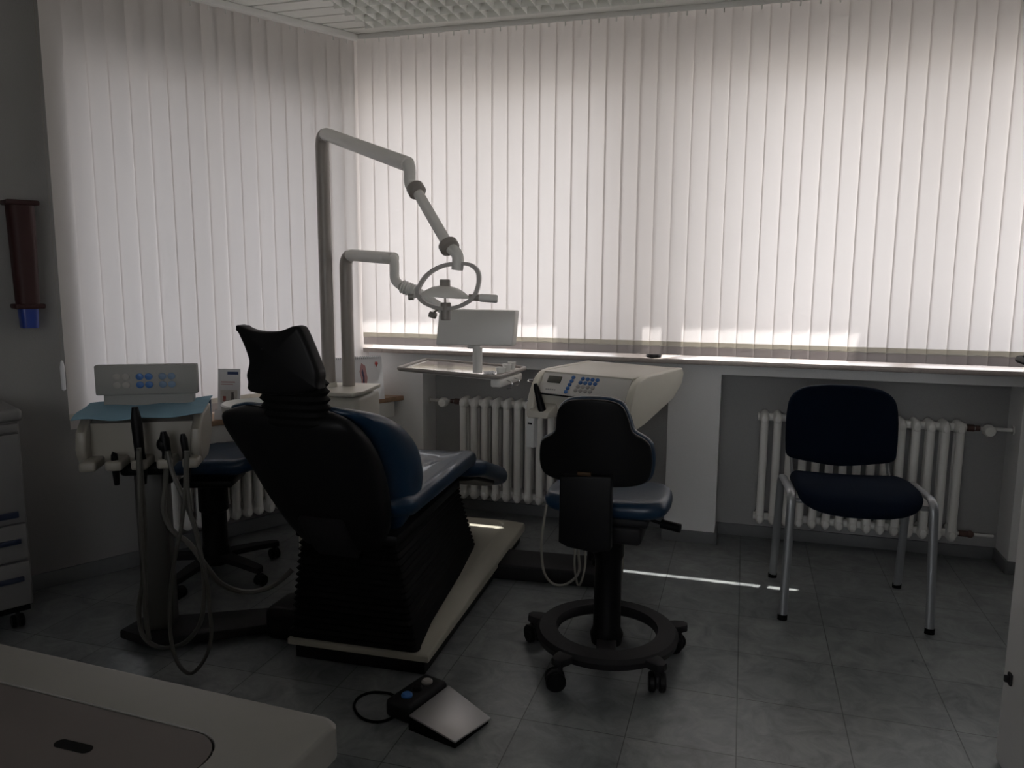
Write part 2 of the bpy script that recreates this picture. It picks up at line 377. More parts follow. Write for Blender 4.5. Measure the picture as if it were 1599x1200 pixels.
# baseboards
t = MB(); H_ = .062
t.box(-2.2, -1.72, 4.018, 4.03, 0, H_, .002); t.box(-.353, -.093, 4.018, 4.03, 0, H_, .002); t.box(1.245, 4.1, 4.018, 4.03, 0, H_, .002)
t.box(-1.72, -.353, 4.208, 4.22, 0, H_, .002); t.box(-.093, 1.245, 4.208, 4.22, 0, H_, .002)
t.box(-.365, -.353, 4.018, 4.208, 0, H_, .002); t.box(-.093, -.081, 4.018, 4.208, 0, H_, .002); t.box(1.233, 1.245, 4.018, 4.208, 0, H_, .002); t.box(-1.72, -1.708, 4.018, 4.208, 0, H_, .002)
struct('baseboard_back', t, 'baseboard_grey')
t = MB(); ba(t, -7, -1.18, -.035, -.023, 0, H_+.01, .002); ba(t, -1.18, -.06, -.12, -.108, 0, H_+.01, .002); struct('baseboard_left', t, 'baseboard_grey')
t = MB(); t.box(.75, .76, -2.1, 1.40, 0, H_, .002); struct('baseboard_right', t, 'baseboard_grey')

# ================================================================ VERTICAL BLINDS
def slat_mesh(w_, z0, z1, hem, tilt=0):
    n = 4; vs = []; fs = []; ms = []
    def prof(i): x = -w_/2+w_*i/n; return x, .0012*(1-(2*x/w_)**2)
    zs = [z1, z0+hem]
    m = MB(); rows = []
    for z in zs:
        for i in range(n+1): x, y_ = prof(i); vs.append((x, y_, z))
    fs = [[i, i+1, n+2+i, n+1+i] for i in range(n)]
    m.raw(vs, fs); return m
def make_blind(name, label, cat, group, origin, rz, s_list, z0, z1, width, tilts, hem=.068):
    b = thing(name, label, cat, origin, rz, None)
    s0, s1 = min(s_list)-.05, max(s_list)+.05
    hr = MB(); hr.box(s0, s1, -.005, .03, z1, z1+.026, .003); mesh('head_rail', hr, 'trim_white', b)
    base = None
    for i, s in enumerate(s_list):
        if base is None:
            sm = slat_mesh(width, z0, z1+.012, hem); o = mesh('slat', sm, 'slat_fabric', b)
            hm = MB(); hm.box(-width*.475, width*.475, .0005, .002, z0, z0+hem*.62, .0003, seg=1); hm.box(-width*.49, width*.49, .0005, .002, z0+hem*.62, z0+hem, .0003, seg=1, mi=1); mesh('bottom_weight', hm, ['slat_hem', 'slat_fold'], o)
            st = MB(); st.tube([(0, .003, z1-.02), (0, .003, z1+.004)], .004, 6); mesh('hanger', st, 'white_plastic', o); base = o
        else: o = copy_tree(base, b)
        o.location = (s, 0, 0); o.rotation_euler = (0, 0, tilts[i])
    ch = MB()
    for y_ in (-.006, .01):
        pts = []
        for i in range(len(s_list)-1):
            a_, b_ = s_list[i], s_list[i+1]
            for k in range(4): t_ = k/4; pts.append((a_+(b_-a_)*t_, y_, z0+hem*.72-.006*4*t_*(1-t_)))
        ch.tube(pts, .0011, 5)
    mesh('spacer_chain', ch, 'white_plastic', b)
    return b
SB = [-2.008+.0843*i for i in range(50)]
make_blind('vertical_blind', 'long wall of closed off-white vertical slats over the back windows', 'blind', None, (0, 3.972, 0), 0, SB, .987, CH-.026, .0915, [R(5+random.uniform(-1.2, 1.2)) for _ in SB])
SA = [.038-.0836*i for i in range(19)]
TA = []
for i in range(len(SA)):
    t_ = 5+random.uniform(-1.5, 1.5)
    if i in (4, 7, 10, 14): t_ += 5
    TA.append(R(t_))
make_blind('vertical_blind', 'shorter off-white vertical blind on the left wall, turned towards the corner', 'blind', None, tuple(PA+NA*.006), R(61.1), SA, .702, CH-.03, .0915, TA)
# cord weight hanging at its left end
wt = thing('blind_cord', 'pale plastic cord weight hanging at the left end of the left blind', 'cord', tuple(ptA(-1.53, .03, .9)))
m = MB(); m.tube([(0,0,.10),(0,0,1.7)], .0011, 6); mesh('cord', m, 'hose_grey', wt)
m = MB(); m.lathe([(.004,-.02),(.009,-.015),(.010,.08),(.006,.105),(.002,.11)], seg=14); mesh('weight', m, 'clear_handle', wt)

# ================================================================ RADIATORS
def section_mesh(h):
    m = MB()
    for y_, r_ in ((-.045, .0195), (.0, .008), (.045, .008)):
        m.tube([(0, y_, .03), (0, y_, h-.03)], r_, 12)
    for zc in (.03, h-.03):
        rings = []
        for (dy, rr_) in ((-.068, .006), (-.066, .017), (-.058, .024), (-.04, .029), (.04, .029), (.058, .024), (.066, .017), (.068, .006)):
            rings.append([Vector((rr_*.78*math.cos(2*math.pi*j/16), dy, zc+rr_*1.15*math.sin(2*math.pi*j/16))) for j in range(16)])
        m.loft(rings)
        m.tube([(-.032, 0, zc), (.032, 0, zc)], .02, 12)
    return m
def radiator(label, loc, rz, n, h, pitch=.064, valve='L'):
    t = thing('radiator', label, 'radiator', loc, rz)
    base = None
    for i in range(n):
        if base is None: base = o = mesh('section', section_mesh(h), 'radiator_enamel', t)
        else: o = copy_tree(base, t)
        o.location = ((i+.5)*pitch, 0, 0)
    L = n*pitch
    x, d = (0, -1) if valve == 'L' else (L, 1)
    m = MB(); m.tube([(x, 0, h-.03), (x+d*.20, 0, h-.03)], .009, 10); m.lathe([(.0,0),(.022,0),(.022,.008),(.0,.009)], (x+d*.195, 0, h-.03), 16, axis='X'); mesh('supply_pipe', m, 'pipe_white', t)
    m = MB(); m.tube([(x+d*.005, 0, h-.03), (x+d*.035, 0, h-.03)], .017, 10); m.tube([(x+d*.04, .0, h-.03), (x+d*.06, .0, h-.03)], .013, 10); v = mesh('valve_body', m, 'brass_dark', t)
    m = MB(); m.lathe([(.004,.0),(.022,-.004),(.027,-.02),(.027,-.05),(.022,-.062),(.0,-.064)], (x+d*.085, -.015, h-.03), 18, axis='Y')
    for k in range(10):
        a_ = 2*math.pi*k/10; m.box(x+d*.085+.026*math.cos(a_)-.002, x+d*.085+.026*math.cos(a_)+.002, -.063, -.038, h-.03+.026*math.sin(a_)-.002, h-.03+.026*math.sin(a_)+.002)
    mesh('thermostat_knob', m, 'white_plastic', t)
    m = MB(); m.tube([(x, 0, .03), (x+d*.16, 0, .03)], .008, 10); mesh('return_pipe', m, 'pipe_white', t)
    m = MB(); m.tube([(x+d*.01, 0, .03), (x+d*.05, 0, .03)], .015, 10); m.ball((x+d*.06, 0, .03), .018); mesh('return_valve', m, 'brass_dark', t)
    return t
radiator('white column radiator in the back niche under the delivery tray', (-1.53, 4.13, .105), 0, 12, .585)
radiator('white column radiator in the niche behind the blue visitor chair', (.095, 4.13, .115), 0, 15, .585, pitch=.0633, valve='R')
p_ = ptA(-1.12, -.03, .13)
radiator('white column radiator below the left window, behind the assistant stool', tuple(p_), R(61.1), 14, .45, pitch=.062, valve='R')

# ================================================================ CEILING LIGHT (off)
cl = thing('ceiling_light', 'recessed louvre ceiling light, switched off, near the window corner', 'light', (-1.15, 3.55, CH))
X0, X1, Y0, Y1 = -.76, .76, -.22, .22
m = MB()
for q in ((X0,X1,Y0,Y0+.012),(X0,X1,Y1-.012,Y1),(X0,X0+.012,Y0,Y1),(X1-.012,X1,Y0,Y1)): m.box(q[0],q[1],q[2],q[3],-.012,.006,.002)
m.box(X0, X1, Y0, Y1, -.0012, .001); mesh('frame', m, 'white_plastic', cl)
m = MB()
for r_ in range(4):
    yc = Y0+.012+(r_+.5)*(Y1-Y0-.024)/4; hw = (Y1-Y0-.024)/8
    for sg in (-1, 1):
        pts = [(yc+sg*(hw-.001), -.004), (yc+sg*hw*.93, -.022), (yc+sg*(hw-.0005), -.044), (yc+sg*hw, -.044), (yc+sg*hw, -.004)]
        m.prism(pts, lambda u, v, w_: Vector((w_, u, v)), X0+.014, X1-.014)
mesh('louvre_rail', m, 'ceiling_metal', cl)
fin = MB(); fin.prism([(-.009,-.004),(-.004,-.02),(-.001,-.044),(.001,-.044),(.004,-.02),(.009,-.004)], lambda u, v, w_: Vector((u, w_, v)), Y0+.013, Y1-.013)
base = None
for i in range(22):
    if base is None: base = o = mesh('louvre_fin', fin, 'ceiling_metal', cl)
    else: o = copy_tree(base, cl)
    o.location = (X0+.06+i*(X1-X0-.12)/21, 0, 0)

# ================================================================ DENTAL CHAIR
dc = thing('dental_chair', 'navy dental treatment chair with black ribbed base, seen from behind', 'dental chair', (-1.26, 2.33, 0), R(2))
def DC(name, mb, mats, **k): return mesh(name, mb, mats, dc, **k)
m = MB(); m.prism([(-.25,.02),(.25,.02),(.245,1.42),(-.245,1.42)], lambda u, v, w_: Vector((u, v, w_)), 0, .058, .004); DC('plinth', m, 'black_plastic')
def plate_ring(e, z, f=0): return [Vector(q) for q in ((-.27+e, 0+e, z), (.27-e, 0+e, z), (.265-e, 1.44-e, z+f), (-.265+e, 1.44-e, z+f))]
m = MB(); m.loft([plate_ring(.0, .058), plate_ring(0, .078, .012), plate_ring(.006, .085, .015), plate_ring(.075, .10, .03), plate_ring(.08, .101, .03)]); DC('base_plate', m, 'base_cream')
# ribbed bellows
rings = []; nr = 34
for i in range(nr+1):
    t_ = i/nr; z = .09+(.50-.09)*t_; e = .010 if i % 2 else 0
    wr = .235+(.165-.235)*t_; wf = .14+(.14-.14)*t_; vr = -.005+(-.03+.005)*t_; vf = 1.02+(.74-1.02)*t_
    c4 = [(-wr-.035+e, vr+e), (wr-e, vr+e), (wf-e, vf-e), (-wf+e, vf-e)]; ring = []
    for k in range(4):
        p, q, pp = Vector(c4[k]), Vector(c4[(k+1) % 4]), Vector(c4[k-1])
        a_ = p+(pp-p).normalized()*.03; b_ = p+(q-p).normalized()*.03
        for j in range(4): u = j/3; o2 = (1-u)**2*a_+2*u*(1-u)*p+u*u*b_; ring.append(Vector((o2.x, o2.y, z)))
    rings.append(ring)
m = MB(); m.loft(rings); DC('bellows', m, 'black_rubber', ang=20)
# seat and leg rest
def seat_fn(u, v, w_):
    z = .565+.045*max(0, (v-.35)/.4)**2 if v > .35 else .565+.05*max(0, (.2-v)/.25)**1.5
    if v > .68: z -= 1.6*(v-.68)**2*4
    return Vector((u, v, z+w_+.02*(abs(u)/.24)**2))
m = MB(); m.pad(rrect(-.225, .225, -.05, .80, .10, 7), seat_fn, .075, .035, .006); DC('seat_cushion', m, 'navy_leather')
m = MB(); m.prism([(-.19,-.06),(.19,-.06),(.17,.66),(-.17,.66)], lambda u, v, w_: Vector((u, v, .5+w_+.03*max(0, v-.4))), -.012, .025, .01); DC('seat_pan', m, 'black_plastic')
def leg_fn(u, v, w_): return Vector((u, .70+v, .560-.42*v*v-.10*v+w_))
m = MB(); m.pad(rrect(-.205, .245, 0, .57, .13, 7), leg_fn, .075, .034, .005); DC('leg_rest', m, 'navy_leather')
m = MB(); m.pad(rrect(-.17, .19, .02, .50, .09, 6), lambda u, v, w_: leg_fn(u, v, w_)-Vector((0, 0, .045)), .022, .01, 0); DC('leg_rest_shell', m, 'black_plastic')
# backrest: rows of (rear y, rear z, front y, front z, half width, x shift)
BR = [(2.25,.47,2.46,.54,.17,.02),(2.19,.55,2.53,.60,.205,.02),(2.12,.66,2.555,.68,.228,.015),(2.06,.78,2.50,.79,.245,.005),(2.02,.87,2.38,.885,.255,-.01),(1.995,.93,2.25,.945,.25,-.02),(2.0,.965,2.15,.975,.225,-.03),(2.03,.985,2.08,.992,.16,-.03)]
def back_part(f0, f1, inset):
    rows = spline([Vector(r_) if False else r_ for r_ in []]) if False else None
    out = []
    K = len(BR)
    for i in range((K-1)*4+1):
        t_ = i/4; a_ = min(int(t_), K-2); u = t_-a_
        r0, r1, r2, r3 = BR[max(a_-1, 0)], BR[a_], BR[a_+1], BR[min(a_+2, K-1)]
        q = [.5*((2*r1[k])+(-r0[k]+r2[k])*u+(2*r0[k]-5*r1[k]+4*r2[k]-r3[k])*u*u+(-r0[k]+3*r1[k]-3*r2[k]+r3[k])*u**3) for k in range(6)]
        y0_, z0_ = q[0]+(q[2]-q[0])*f0, q[1]+(q[3]-q[1])*f0; y1_, z1_ = q[0]+(q[2]-q[0])*f1, q[1]+(q[3]-q[1])*f1
        cy, cz = (y0_+y1_)/2, (z0_+z1_)/2; hy, hz = (y1_-y0_)/2, (z1_-z0_)/2; W_ = q[4]-inset
        ring = []
        for j in range(28):
            a = 2*math.pi*j/28; ca, sa = math.cos(a), math.sin(a)
            su = math.copysign(abs(ca)**.55, ca); sv = math.copysign(abs(sa)**.7, sa)
            dish = -.035*(1-su*su) if sv > 0 else 0.0
            ring.append(Vector((-1.295+q[5]+W_*su, cy+hy*sv+dish*max(0, sv), cz+hz*sv)))
        out.append(ring)
    return out
m = MB(); m.loft(back_part(.34, 1.0, 0)); DC('backrest_cushion', m, 'navy_leather', world=True)
m = MB(); m.loft(back_part(0, .42, .022)); DC('backrest_shell', m, 'black_plastic', world=True)
m = MB()
m.prism([(2.26,.44),(2.33,.50),(2.30,.60),(2.20,.64),(2.14,.60),(2.20,.50)], lambda u, v, w_: Vector((w_, u, v)), -1.36, -1.20, .01); DC('back_hinge', m, 'charcoal_plastic', world=True)
# headrest
def px_outline(pts, Y): return [atY(x, y_, Y) for x, y_ in pts]
ho = px_outline([(367,511),(374,509),(392,516),(415,518.5),(438,517),(456,510),(466,510),(472,517),(482,541),(491,565),(497,584),(496,600),(492,612),(440,618),(391,612),(387,596),(385,585),(389,567),(387,556),(379,536)], 1.93)
m = MB()
hc = sum(ho, Vector())/len(ho)
pts2 = [(p.x, p.z) for p in ho]
def head_fn(u, v, w_):
    dx = (u-hc.x)/.16; return Vector((u, 1.945+w_+.012*dx*dx, v))
m.pad(spline([Vector(p) for p in pts2], 3), head_fn, .055, .014, .008); DC('headrest', m, 'black_plastic', world=True)
m = MB(); m.pad([(hc.x-.01+(p[0]-hc.x)*.68, hc.z-.012+(p[1]-hc.z)*.72) for p in pts2], lambda u, v, w_: head_fn(u, v, w_)+Vector((0, .034, 0)), .04, .016, .008); DC('headrest_pad', m, 'navy_leather', world=True)
rings = []
for i in range(13):
    t_ = i/12; z = 1.085-.15*t_; e = 0 if i % 2 else .012; cx = -1.262-.012*t_; yc = 1.985+.05*t_
    hw = .118-.008*t_-e; rings.append([Vector((cx+hw*math.copysign(abs(math.cos(a))**.6, math.cos(a)), yc+(.05-e*.5)*math.sin(a), z)) for a in [2*math.pi*j/24 for j in range(24)]])
m = MB(); m.loft(rings); DC('headrest_bellows', m, 'black_rubber', world=True, ang=20)
# link arm under the chair towards the delivery column and the instrument console
m = MB(); m.prism([(-.62,.34),(-.62,.42),(-.24,.42),(-.24,.34)], lambda u, v, w_: Vector((u, v, w_)), .02, .06, .006)

# ================================================================ SPITTOON UNIT with lamp and tray posts
su = thing('spittoon_unit', 'cream spittoon unit standing behind the dental chair by the left sill', 'spittoon', (-1.87, 3.28, 0), R(8))
m = MB(); m.box(-.13, .19, -.16, .16, .02, .83, .03, seg=4); mesh('cabinet_body', m, 'cream', su)
m = MB(); m.prism([(-.17,-.17),(.17,-.19),(.20,-.12),(.20,.13),(-.17,.13)], lambda u, v, w_: Vector((u, v, w_)), .832, .852, .006); mesh('top_plate', m, 'cream', su)
m = MB(); m.box(-.09, .20, -.13, .13, 0, .03, .004); mesh('plinth', m, 'black_plastic', su)
m = MB(); m.box(-.22, -.11, -.46, -.12, .66, .71, .02, seg=4); m.box(-.21,-.11,-.22,-.1,.62,.80,.03); mesh('bowl_arm', m, 'cream', su)
m = MB(); m.lathe([(.03,.655),(.06,.66),(.10,.70),(.125,.76),(.13,.785),(.124,.79),(.11,.76),(.08,.72),(.04,.70),(.006,.695)], (-.166,-.46,.055), 32); mesh('spittoon_bowl', m, 'white_plastic', su, label='glossy white bowl')
m = MB(); m.tube(bend([(-.10,-.22,.79),(-.10,-.24,.90),(-.13,-.32,.92),(-.14,-.36,.87)], .03), .007, 10); mesh('water_spout', m, 'chrome', su)

# --- lamp arm
PT = atZ(511, 601, .852); PX, PY = PT.x, PT.y
PX, PY = -1.872, 3.26
dl = thing('operating_lamp', 'ceiling-high cream post and jointed arm carrying the round operating lamp', 'lamp', (PX, PY, .853))
def at_plane_pts(p, q, pts):
    """points of the image lying on the vertical plane through ground points p and q"""
    n = Vector((q[1]-p[1], p[0]-q[0], 0)); out = []
    for x, y_ in pts: d = ray(x, y_); out.append(CAM+d*((Vector((p[0], p[1], 0))-CAM).dot(n)/d.dot(n)))
    return out
A0 = (PX, PY); A1 = (-1.12, 2.72)
k1 = at_plane_pts(A0, A1, [(497,209),(640,258),(640,290),(650,297),(701,385),(716,398),(714,416)])
post_top = Vector((PX, PY, k1[0].z))
full = bend([(PX, PY, .853), post_top, k1[1]+(k1[1]-post_top)*-.02], .07, 10)
m = MB(); m.tube(full[:9], .031, 24); mesh('post', m, 'warm_pipe_shaded', dl, world=True)
m = MB(); m.tube(full[8:], .029, 24); mesh('upper_arm', m, 'white_arm_lit', dl, world=True)
m = MB(); m.tube([(PX, PY, .853), (PX, PY, .875)], [.038, .036], 24); mesh('post_collar', m, 'cream', dl, world=True)
m = MB(); m.tube(bend([k1[1]-(k1[1]-post_top).normalized()*.05, k1[1], k1[2], k1[3]], .035, 8), .023, 20); mesh('elbow', m, 'white_arm_lit', dl, world=True)
d = (k1[4]-k1[3]).normalized()
m = MB(); m.tube([k1[3]-d*.022, k1[3]-d*.014, k1[3]+d*.014, k1[3]+d*.022], [.026,.034,.034,.026], 24); mesh('upper_joint', m, 'warm_pipe_shaded', dl, world=True)
m = MB(); m.tube([k1[3], k1[4]], .0205, 20); mesh('lower_arm', m, 'white_arm_lit', dl, world=True)
m = MB(); m.tube([k1[4]-d*.02, k1[4]-d*.012, k1[4]+d*.012, k1[4]+d*.02], [.026,.036,.036,.026], 24); mesh('lower_joint', m, 'warm_pipe_shaded', dl, world=True)
m = MB(); m.tube(bend([k1[4], k1[5], k1[6]+Vector((0,0,-.012))], .045, 8), .021, 20); mesh('wrist', m, 'white_arm_lit', dl, world=True)
LC = k1[6]
# yoke ring: a flat band in an upright plane
ys = [(717,412),(690,416),(667,430),(653,452),(655,464),(665,474),(685,481),(708,481),(727,474),(741,462),(748,440),(746,424),(735,414)]
LP = at_plane_pts((LC.x, LC.y), (LC.x+.55, LC.y+.12), ys)
sp_pts = spline(LP, 4)
m = MB(); nrm = Vector((.12, -.55, 0)).normalized(); ctr = sum(LP, Vector())/len(LP); rings = []
for q in sp_pts:
    rad = (q-ctr).normalized()
    rings.append([q+rad*.007+nrm*.018, q-rad*.007+nrm*.018, q-rad*.007-nrm*.018, q+rad*.007-nrm*.018])
m.loft(rings, closed=True); mesh('yoke_ring', m, 'warm_pipe_shaded', dl, world=True)
q = at_plane_pts((LC.x, LC.y), (LC.x+.55, LC.y+.12), [(695,463),(638,464),(742,465),(777,467),(695,450)])
LCN = q[0]
m = MB(); X_ = Matrix.Rotation(R(4), 4, 'Y')
m.lathe([(.0,.038),(.02,.037),(.045,.031),(.07,.018),(.087,.004),(.089,-.001),(.086,-.001),(.068,.012),(.044,.025),(.02,.031),(.0,.032)], LCN+Vector((0,0,.0)), 36, X=X_); mesh('reflector_dish', m, 'white_arm_lit', dl, world=True)
m = MB(); m.lathe([(.0,.030),(.02,.029),(.044,.023),(.068,.010),(.084,-.0005)], LCN, 36, X=X_); mesh('reflector_lining', m, 'gold_reflector', dl, world=True)
m = MB(); m.lathe([(.0,.06),(.017,.06),(.019,.056),(.019,.034),(.0,.034)], LCN, 24); mesh('top_cap', m, 'warm_pipe_shaded', dl, world=True)
m = MB(); m.lathe([(.0,-.022),(.017,-.022),(.019,-.026),(.019,-.082),(.016,-.085),(.0,-.085)], LCN+Vector((.002,0,.0)), 24); m.tube([LCN+Vector((0,0,.032)), LCN+Vector((0,0,-.024))], .004, 8); mesh('bulb_housing', m, 'warm_pipe_shaded', dl, world=True)
m = MB(); m.tube([q[1], LCN+(q[1]-LCN)*.86], .012, 14); mesh('pivot', m, 'warm_pipe_shaded', dl, world=True)
m = MB(); v_ = (q[2]-LCN).normalized(); m.tube([LCN+v_*.085, q[2]+v_*.015], .012, 14); mesh('pivot', m, 'warm_pipe_shaded', dl, world=True)
m = MB(); m.tube([q[2]+v_*.012, q[2]+v_*.02, q[3]-v_*.006, q[3]], [.011,.0145,.0145,.012], 16, sq=(1, 1)); mesh('handle', m, 'white_arm_lit', dl, world=True)
kb = at_plane_pts((LC.x, LC.y), (LC.x+.55, LC.y+.12), [(685,481),(674,492)])
m = MB(); m.tube([kb[0]+Vector((0,.01,0)), kb[1]+Vector((0,.01,.004))], .004, 8); m.tube([kb[1]+Vector((-.012,.01,.002)), kb[1]+Vector((.012,.01,-.004))], .011, 14); mesh('clamp_knob', m, 'warm_pipe_shaded', dl, world=True)

# --- delivery arm with viewer and tray
QX, QY = -1.80, 3.32
da = thing('tray_arm', 'shorter cream post and arm holding the x-ray viewer and instrument tray', 'tray arm', (QX, QY, .853))
B1 = (-1.50, 3.18); B2 = (-.98, 3.12)
k2 = at_plane_pts((QX, QY), B1, [(531,398),(616,404),(616,438),(627,447)])
pt = Vector((QX, QY, k2[0].z)); 
full = bend([(QX, QY, .853), pt, k2[1]], .06, 10)
m = MB(); m.tube(full[:9], .030, 24); mesh('post', m, 'warm_pipe_shaded', da, world=True)
m = MB(); m.tube(full[8:], .027, 24); mesh('upper_arm', m, 'white_arm_lit', da, world=True)
m = MB(); m.tube(bend([k2[1]-Vector((.05,0,-.002)), k2[1], k2[2], k2[3]], .035, 8), .021, 20); mesh('elbow', m, 'white_arm_lit', da, world=True)
k3 = at_plane_pts((k2[3].x, k2[3].y), (-1.07, 3.24), [(627,447),(652,457),(738,514)])
d = (k3[1]-k3[0]).normalized(); rr_ = []; pp_ = []
for i in range(13): pp_.append(k3[0]+(k3[1]-k3[0])*(i/12)); rr_.append(.031 if i % 2 else .027)
m = MB(); m.tube(pp_, rr_, 20); mesh('spring_joint', m, 'white_arm_lit', da, world=True, ang=20)
m = MB(); m.tube(bend([k3[1], k3[1]+(k3[2]-k3[1])*.9, k3[2], k3[2]-Vector((0,0,.06))], .04), .0225, 18); mesh('swing_arm', m, 'white_arm_lit', da, world=True)
TR = Vector((-1.06, 3.22, 0)); ty = R(6)
tray_c = [atZ(620,576,.955), atZ(776,590,.955), atZ(822,575,.955), atZ(665,562,.955)]
# viewer box, tipped slightly back
vy = 3.13
vb = [atY(686,483,vy), atY(803,486,vy), atY(800,541,vy-.0), atY(683,538,vy)]
m = MB(); vl = [(p.x, p.z) for p in vb]
m.prism(vl, lambda u, v, w_: Vector((u, vy+w_+.12*(v-1.19)+.06*(u+1.13), v)), 0, .06, .006, seg=3); mesh('viewer_box', m, 'white_arm_lit', da, world=True)
cc = (vb[2]+vb[3])/2+Vector((0,.03,0))
m = MB(); m.tube([(cc.x, cc.y, cc.z-.05), (cc.x, cc.y, cc.z+.02)], .017, 18); m.tube([(cc.x-.035, cc.y-.01, cc.z-.005), (cc.x-.01, cc.y-.01, cc.z-.005)], .012, 12); mesh('viewer_stem', m, 'white_arm_lit', da, world=True)
m = MB(); m.tube([(cc.x+.004, cc.y, .965), (cc.x+.004, cc.y, cc.z-.01)], .021, 18); mesh('tray_column', m, 'white_arm_lit', da, world=True)
# tray
tc = sum(tray_c, Vector())/4
def inset_poly(P, e): c_ = sum(P, Vector())/len(P); return [p+(c_-p).normalized()*e for p in P]
def round_poly(P, r_): 
    out = []
    for i in range(len(P)):
        a_, p, b_ = P[i-1], P[i], P[(i+1) % len(P)]
        s_, e_ = p+(a_-p).normalized()*r_, p+(b_-p).normalized()*r_
        for j in range(6): t_ = j/5; out.append((1-t_)**2*s_+2*t_*(1-t_)*p+t_*t_*e_)
    return out
rim = round_poly(tray_c, .03)
m = MB(); m.tube(rim, .009, 10, closed=True); mesh('tray_rim', m, 'warm_pipe_shaded', da, world=True)
m = MB(); pr = [(p.x, p.y) for p in round_poly(inset_poly(tray_c, .004), .03)]; m.prism(pr, lambda u, v, w_: Vector((u, v, w_)), .943, .953, 0); mesh('tray_base', m, 'white_arm_lit', da, world=True)
ip = inset_poly(tray_c, .05)
m = MB(); pr = [(p.x, p.y) for p in round_poly(ip, .01)]; m.prism(pr, lambda u, v, w_: Vector((u, v, w_)), .953, .957, 0); mesh('glass_top', m, 'mirror_tray', da, world=True, label='mirror-like tray surface')
e0, e1 = tray_c[1], tray_c[2]
m = MB(); u_ = (e1-e0).normalized(); v_ = Vector((u_.y, -u_.x, 0))
XT = Matrix(((v_.x, u_.x, 0, e0.x), (v_.y, u_.y, 0, e0.y), (0, 0, 1, .0), (0, 0, 0, 1)))
m.box(-.045, .004, .03, .30, .905, .943, .01, X=XT); mesh('handle_block', m, 'white_arm_lit', da, world=True)
for k in range(2):
    m = MB(); a_ = .10+.09*k
    m.tube(bend([XT @ Vector((.004, a_, .93)), XT @ Vector((.03, a_, .925)), XT @ Vector((.032, a_, .90)), XT @ Vector((.006, a_, .895))], .012, 5), .0022, 8); mesh('hook', m, 'chrome', da, world=True)
for k, (u0, v0, r0, h0) in enumerate(((-.035,.20,.020,.030),(-.04,.14,.022,.022),(-.03,.25,.017,.034))):
    c_ = XT @ Vector((u0, v0, .9575)); t_ = thing('medicine_cup', ['taller white cup in the middle of the tray corner cluster', 'low white cup nearest the camera on the tray corner', 'slim white cup furthest back on the tray corner'][k], 'cup', tuple(c_), 0, 'white cups on the tray corner')
    m = MB(); m.lathe([(.0,0),(r0*.8,0),(r0,h0),(r0*.9,h0),(r0*.72,.004),(0,.004)], seg=18); mesh('cup_body', m, 'white_plastic', t_)
    m = MB(); m.tube([(r0*math.cos(a), r0*math.sin(a), h0) for a in [2*math.pi*j/18 for j in range(18)]], .0018, 6, closed=True); mesh('rim', m, 'white_plastic', t_)
ti = tag(mesh('cotton_rolls', (lambda mb: [mb.tube([(-.02+.012*i, -.02, .005), (-.02+.012*i, .02, .005)], .005, 8) for i in range(4)] and mb)(MB()), 'paper_white'), 'row of small white cotton rolls lying on the tray in front of the cups', 'cotton rolls'); ti.location = XT @ Vector((-.075, .10, .9575)); ti.rotation_euler = (0, 0, .6)

# ================================================================ INSTRUMENT CONSOLE (right of the chair)
ic = thing('instrument_console', 'cream control console with blue keypad behind the operator stool', 'console', (-.638, 3.32, 0), R(-18.5))
def IC(n, m, mt, **k): return mesh(n, m, mt, ic, **k)
hw = .255
prof = [(.452,.935),(.435,.961),(.06,.961)]+[(p.x, p.y) for p in spline([Vector(q) for q in ((.06,.961),(.0,.952),(-.05,.918),(-.085,.86),(-.102,.80),(-.098,.755),(-.06,.742),(.05,.756))], 4, closed=False)[1:]]+[(.34,.83),(.435,.89)]
for sg in (-1, 1):
    m = MB(); m.prism(prof, lambda u, v, w_: Vector((w_, u, v)), sg*(hw-.035) if sg > 0 else -hw, hw if sg > 0 else -(hw-.035), .007, seg=3)
    IC('side_cheek', m, 'cream_shell')
m = MB(); m.prism([(-.04,.775),(.05,.778),(.30,.835),(.41,.905),(.41,.948),(.0,.948),(-.008,.938),(-.062,.866)], lambda u, v, w_: Vector((w_, u, v)), -(hw-.036), hw-.036, .002); IC('housing', m, 'cream')
m = MB(); m.prism([(-.012,.951),(.44,.953),(.44,.960),(-.01,.958)], lambda u, v, w_: Vector((w_, u, v)), -(hw-.037), hw-.037, .002); IC('top_mat', m, 'cream')
m = MB(); m.prism([(-.0125,.951),(-.0755,.868),(-.068,.864),(-.005,.947)], lambda u, v, w_: Vector((w_, u, v)), -(hw-.038), hw-.038, .001); IC('control_panel', m, 'pale_grey_panel')
m = MB(); m.box(-(hw-.04), hw-.04, -.076, -.06, .860, .8635, 0); IC('panel_seam', m, 'charcoal_plastic')
def panel_front(mb, x, z, rx, rz_, shape='disc', d=.003):
    if shape == 'disc':
        rings = [[Vector((x+rx*k*math.cos(a), yy, z+rz_*k*math.sin(a))) for a in [2*math.pi*j/14 for j in range(14)]] for yy, k in ((.001, 1), (-d, 1), (-d*1.3, .8))]
        mb.loft(rings)
    else: mb.box(x-rx, x+rx, -d, .001, z-rz_, z+rz_, .001)
    return mb
def on_panel(o, x, z): o.location = (x, -.013-(.951-z)*.76, z); o.rotation_euler = (R(-37.2), 0, 0); return o
on_panel(IC('display', panel_front(MB(), 0, 0, .034, .017, 'box'), 'display_dark'), -.150, .925)
dsp = MB()
for i in range(5): dsp.box(-.028+i*.011, -.021+i*.011, -.001, .0002, -.003, .003)
on_panel(IC('maker_mark', dsp, 'print_grey'), -.15, .884)
btn = None
def put(mat_, x, z):
    m = panel_front(MB(), 0, 0, .0095, .0088); return on_panel(IC('button', m, mat_), x, z)
protos = {}
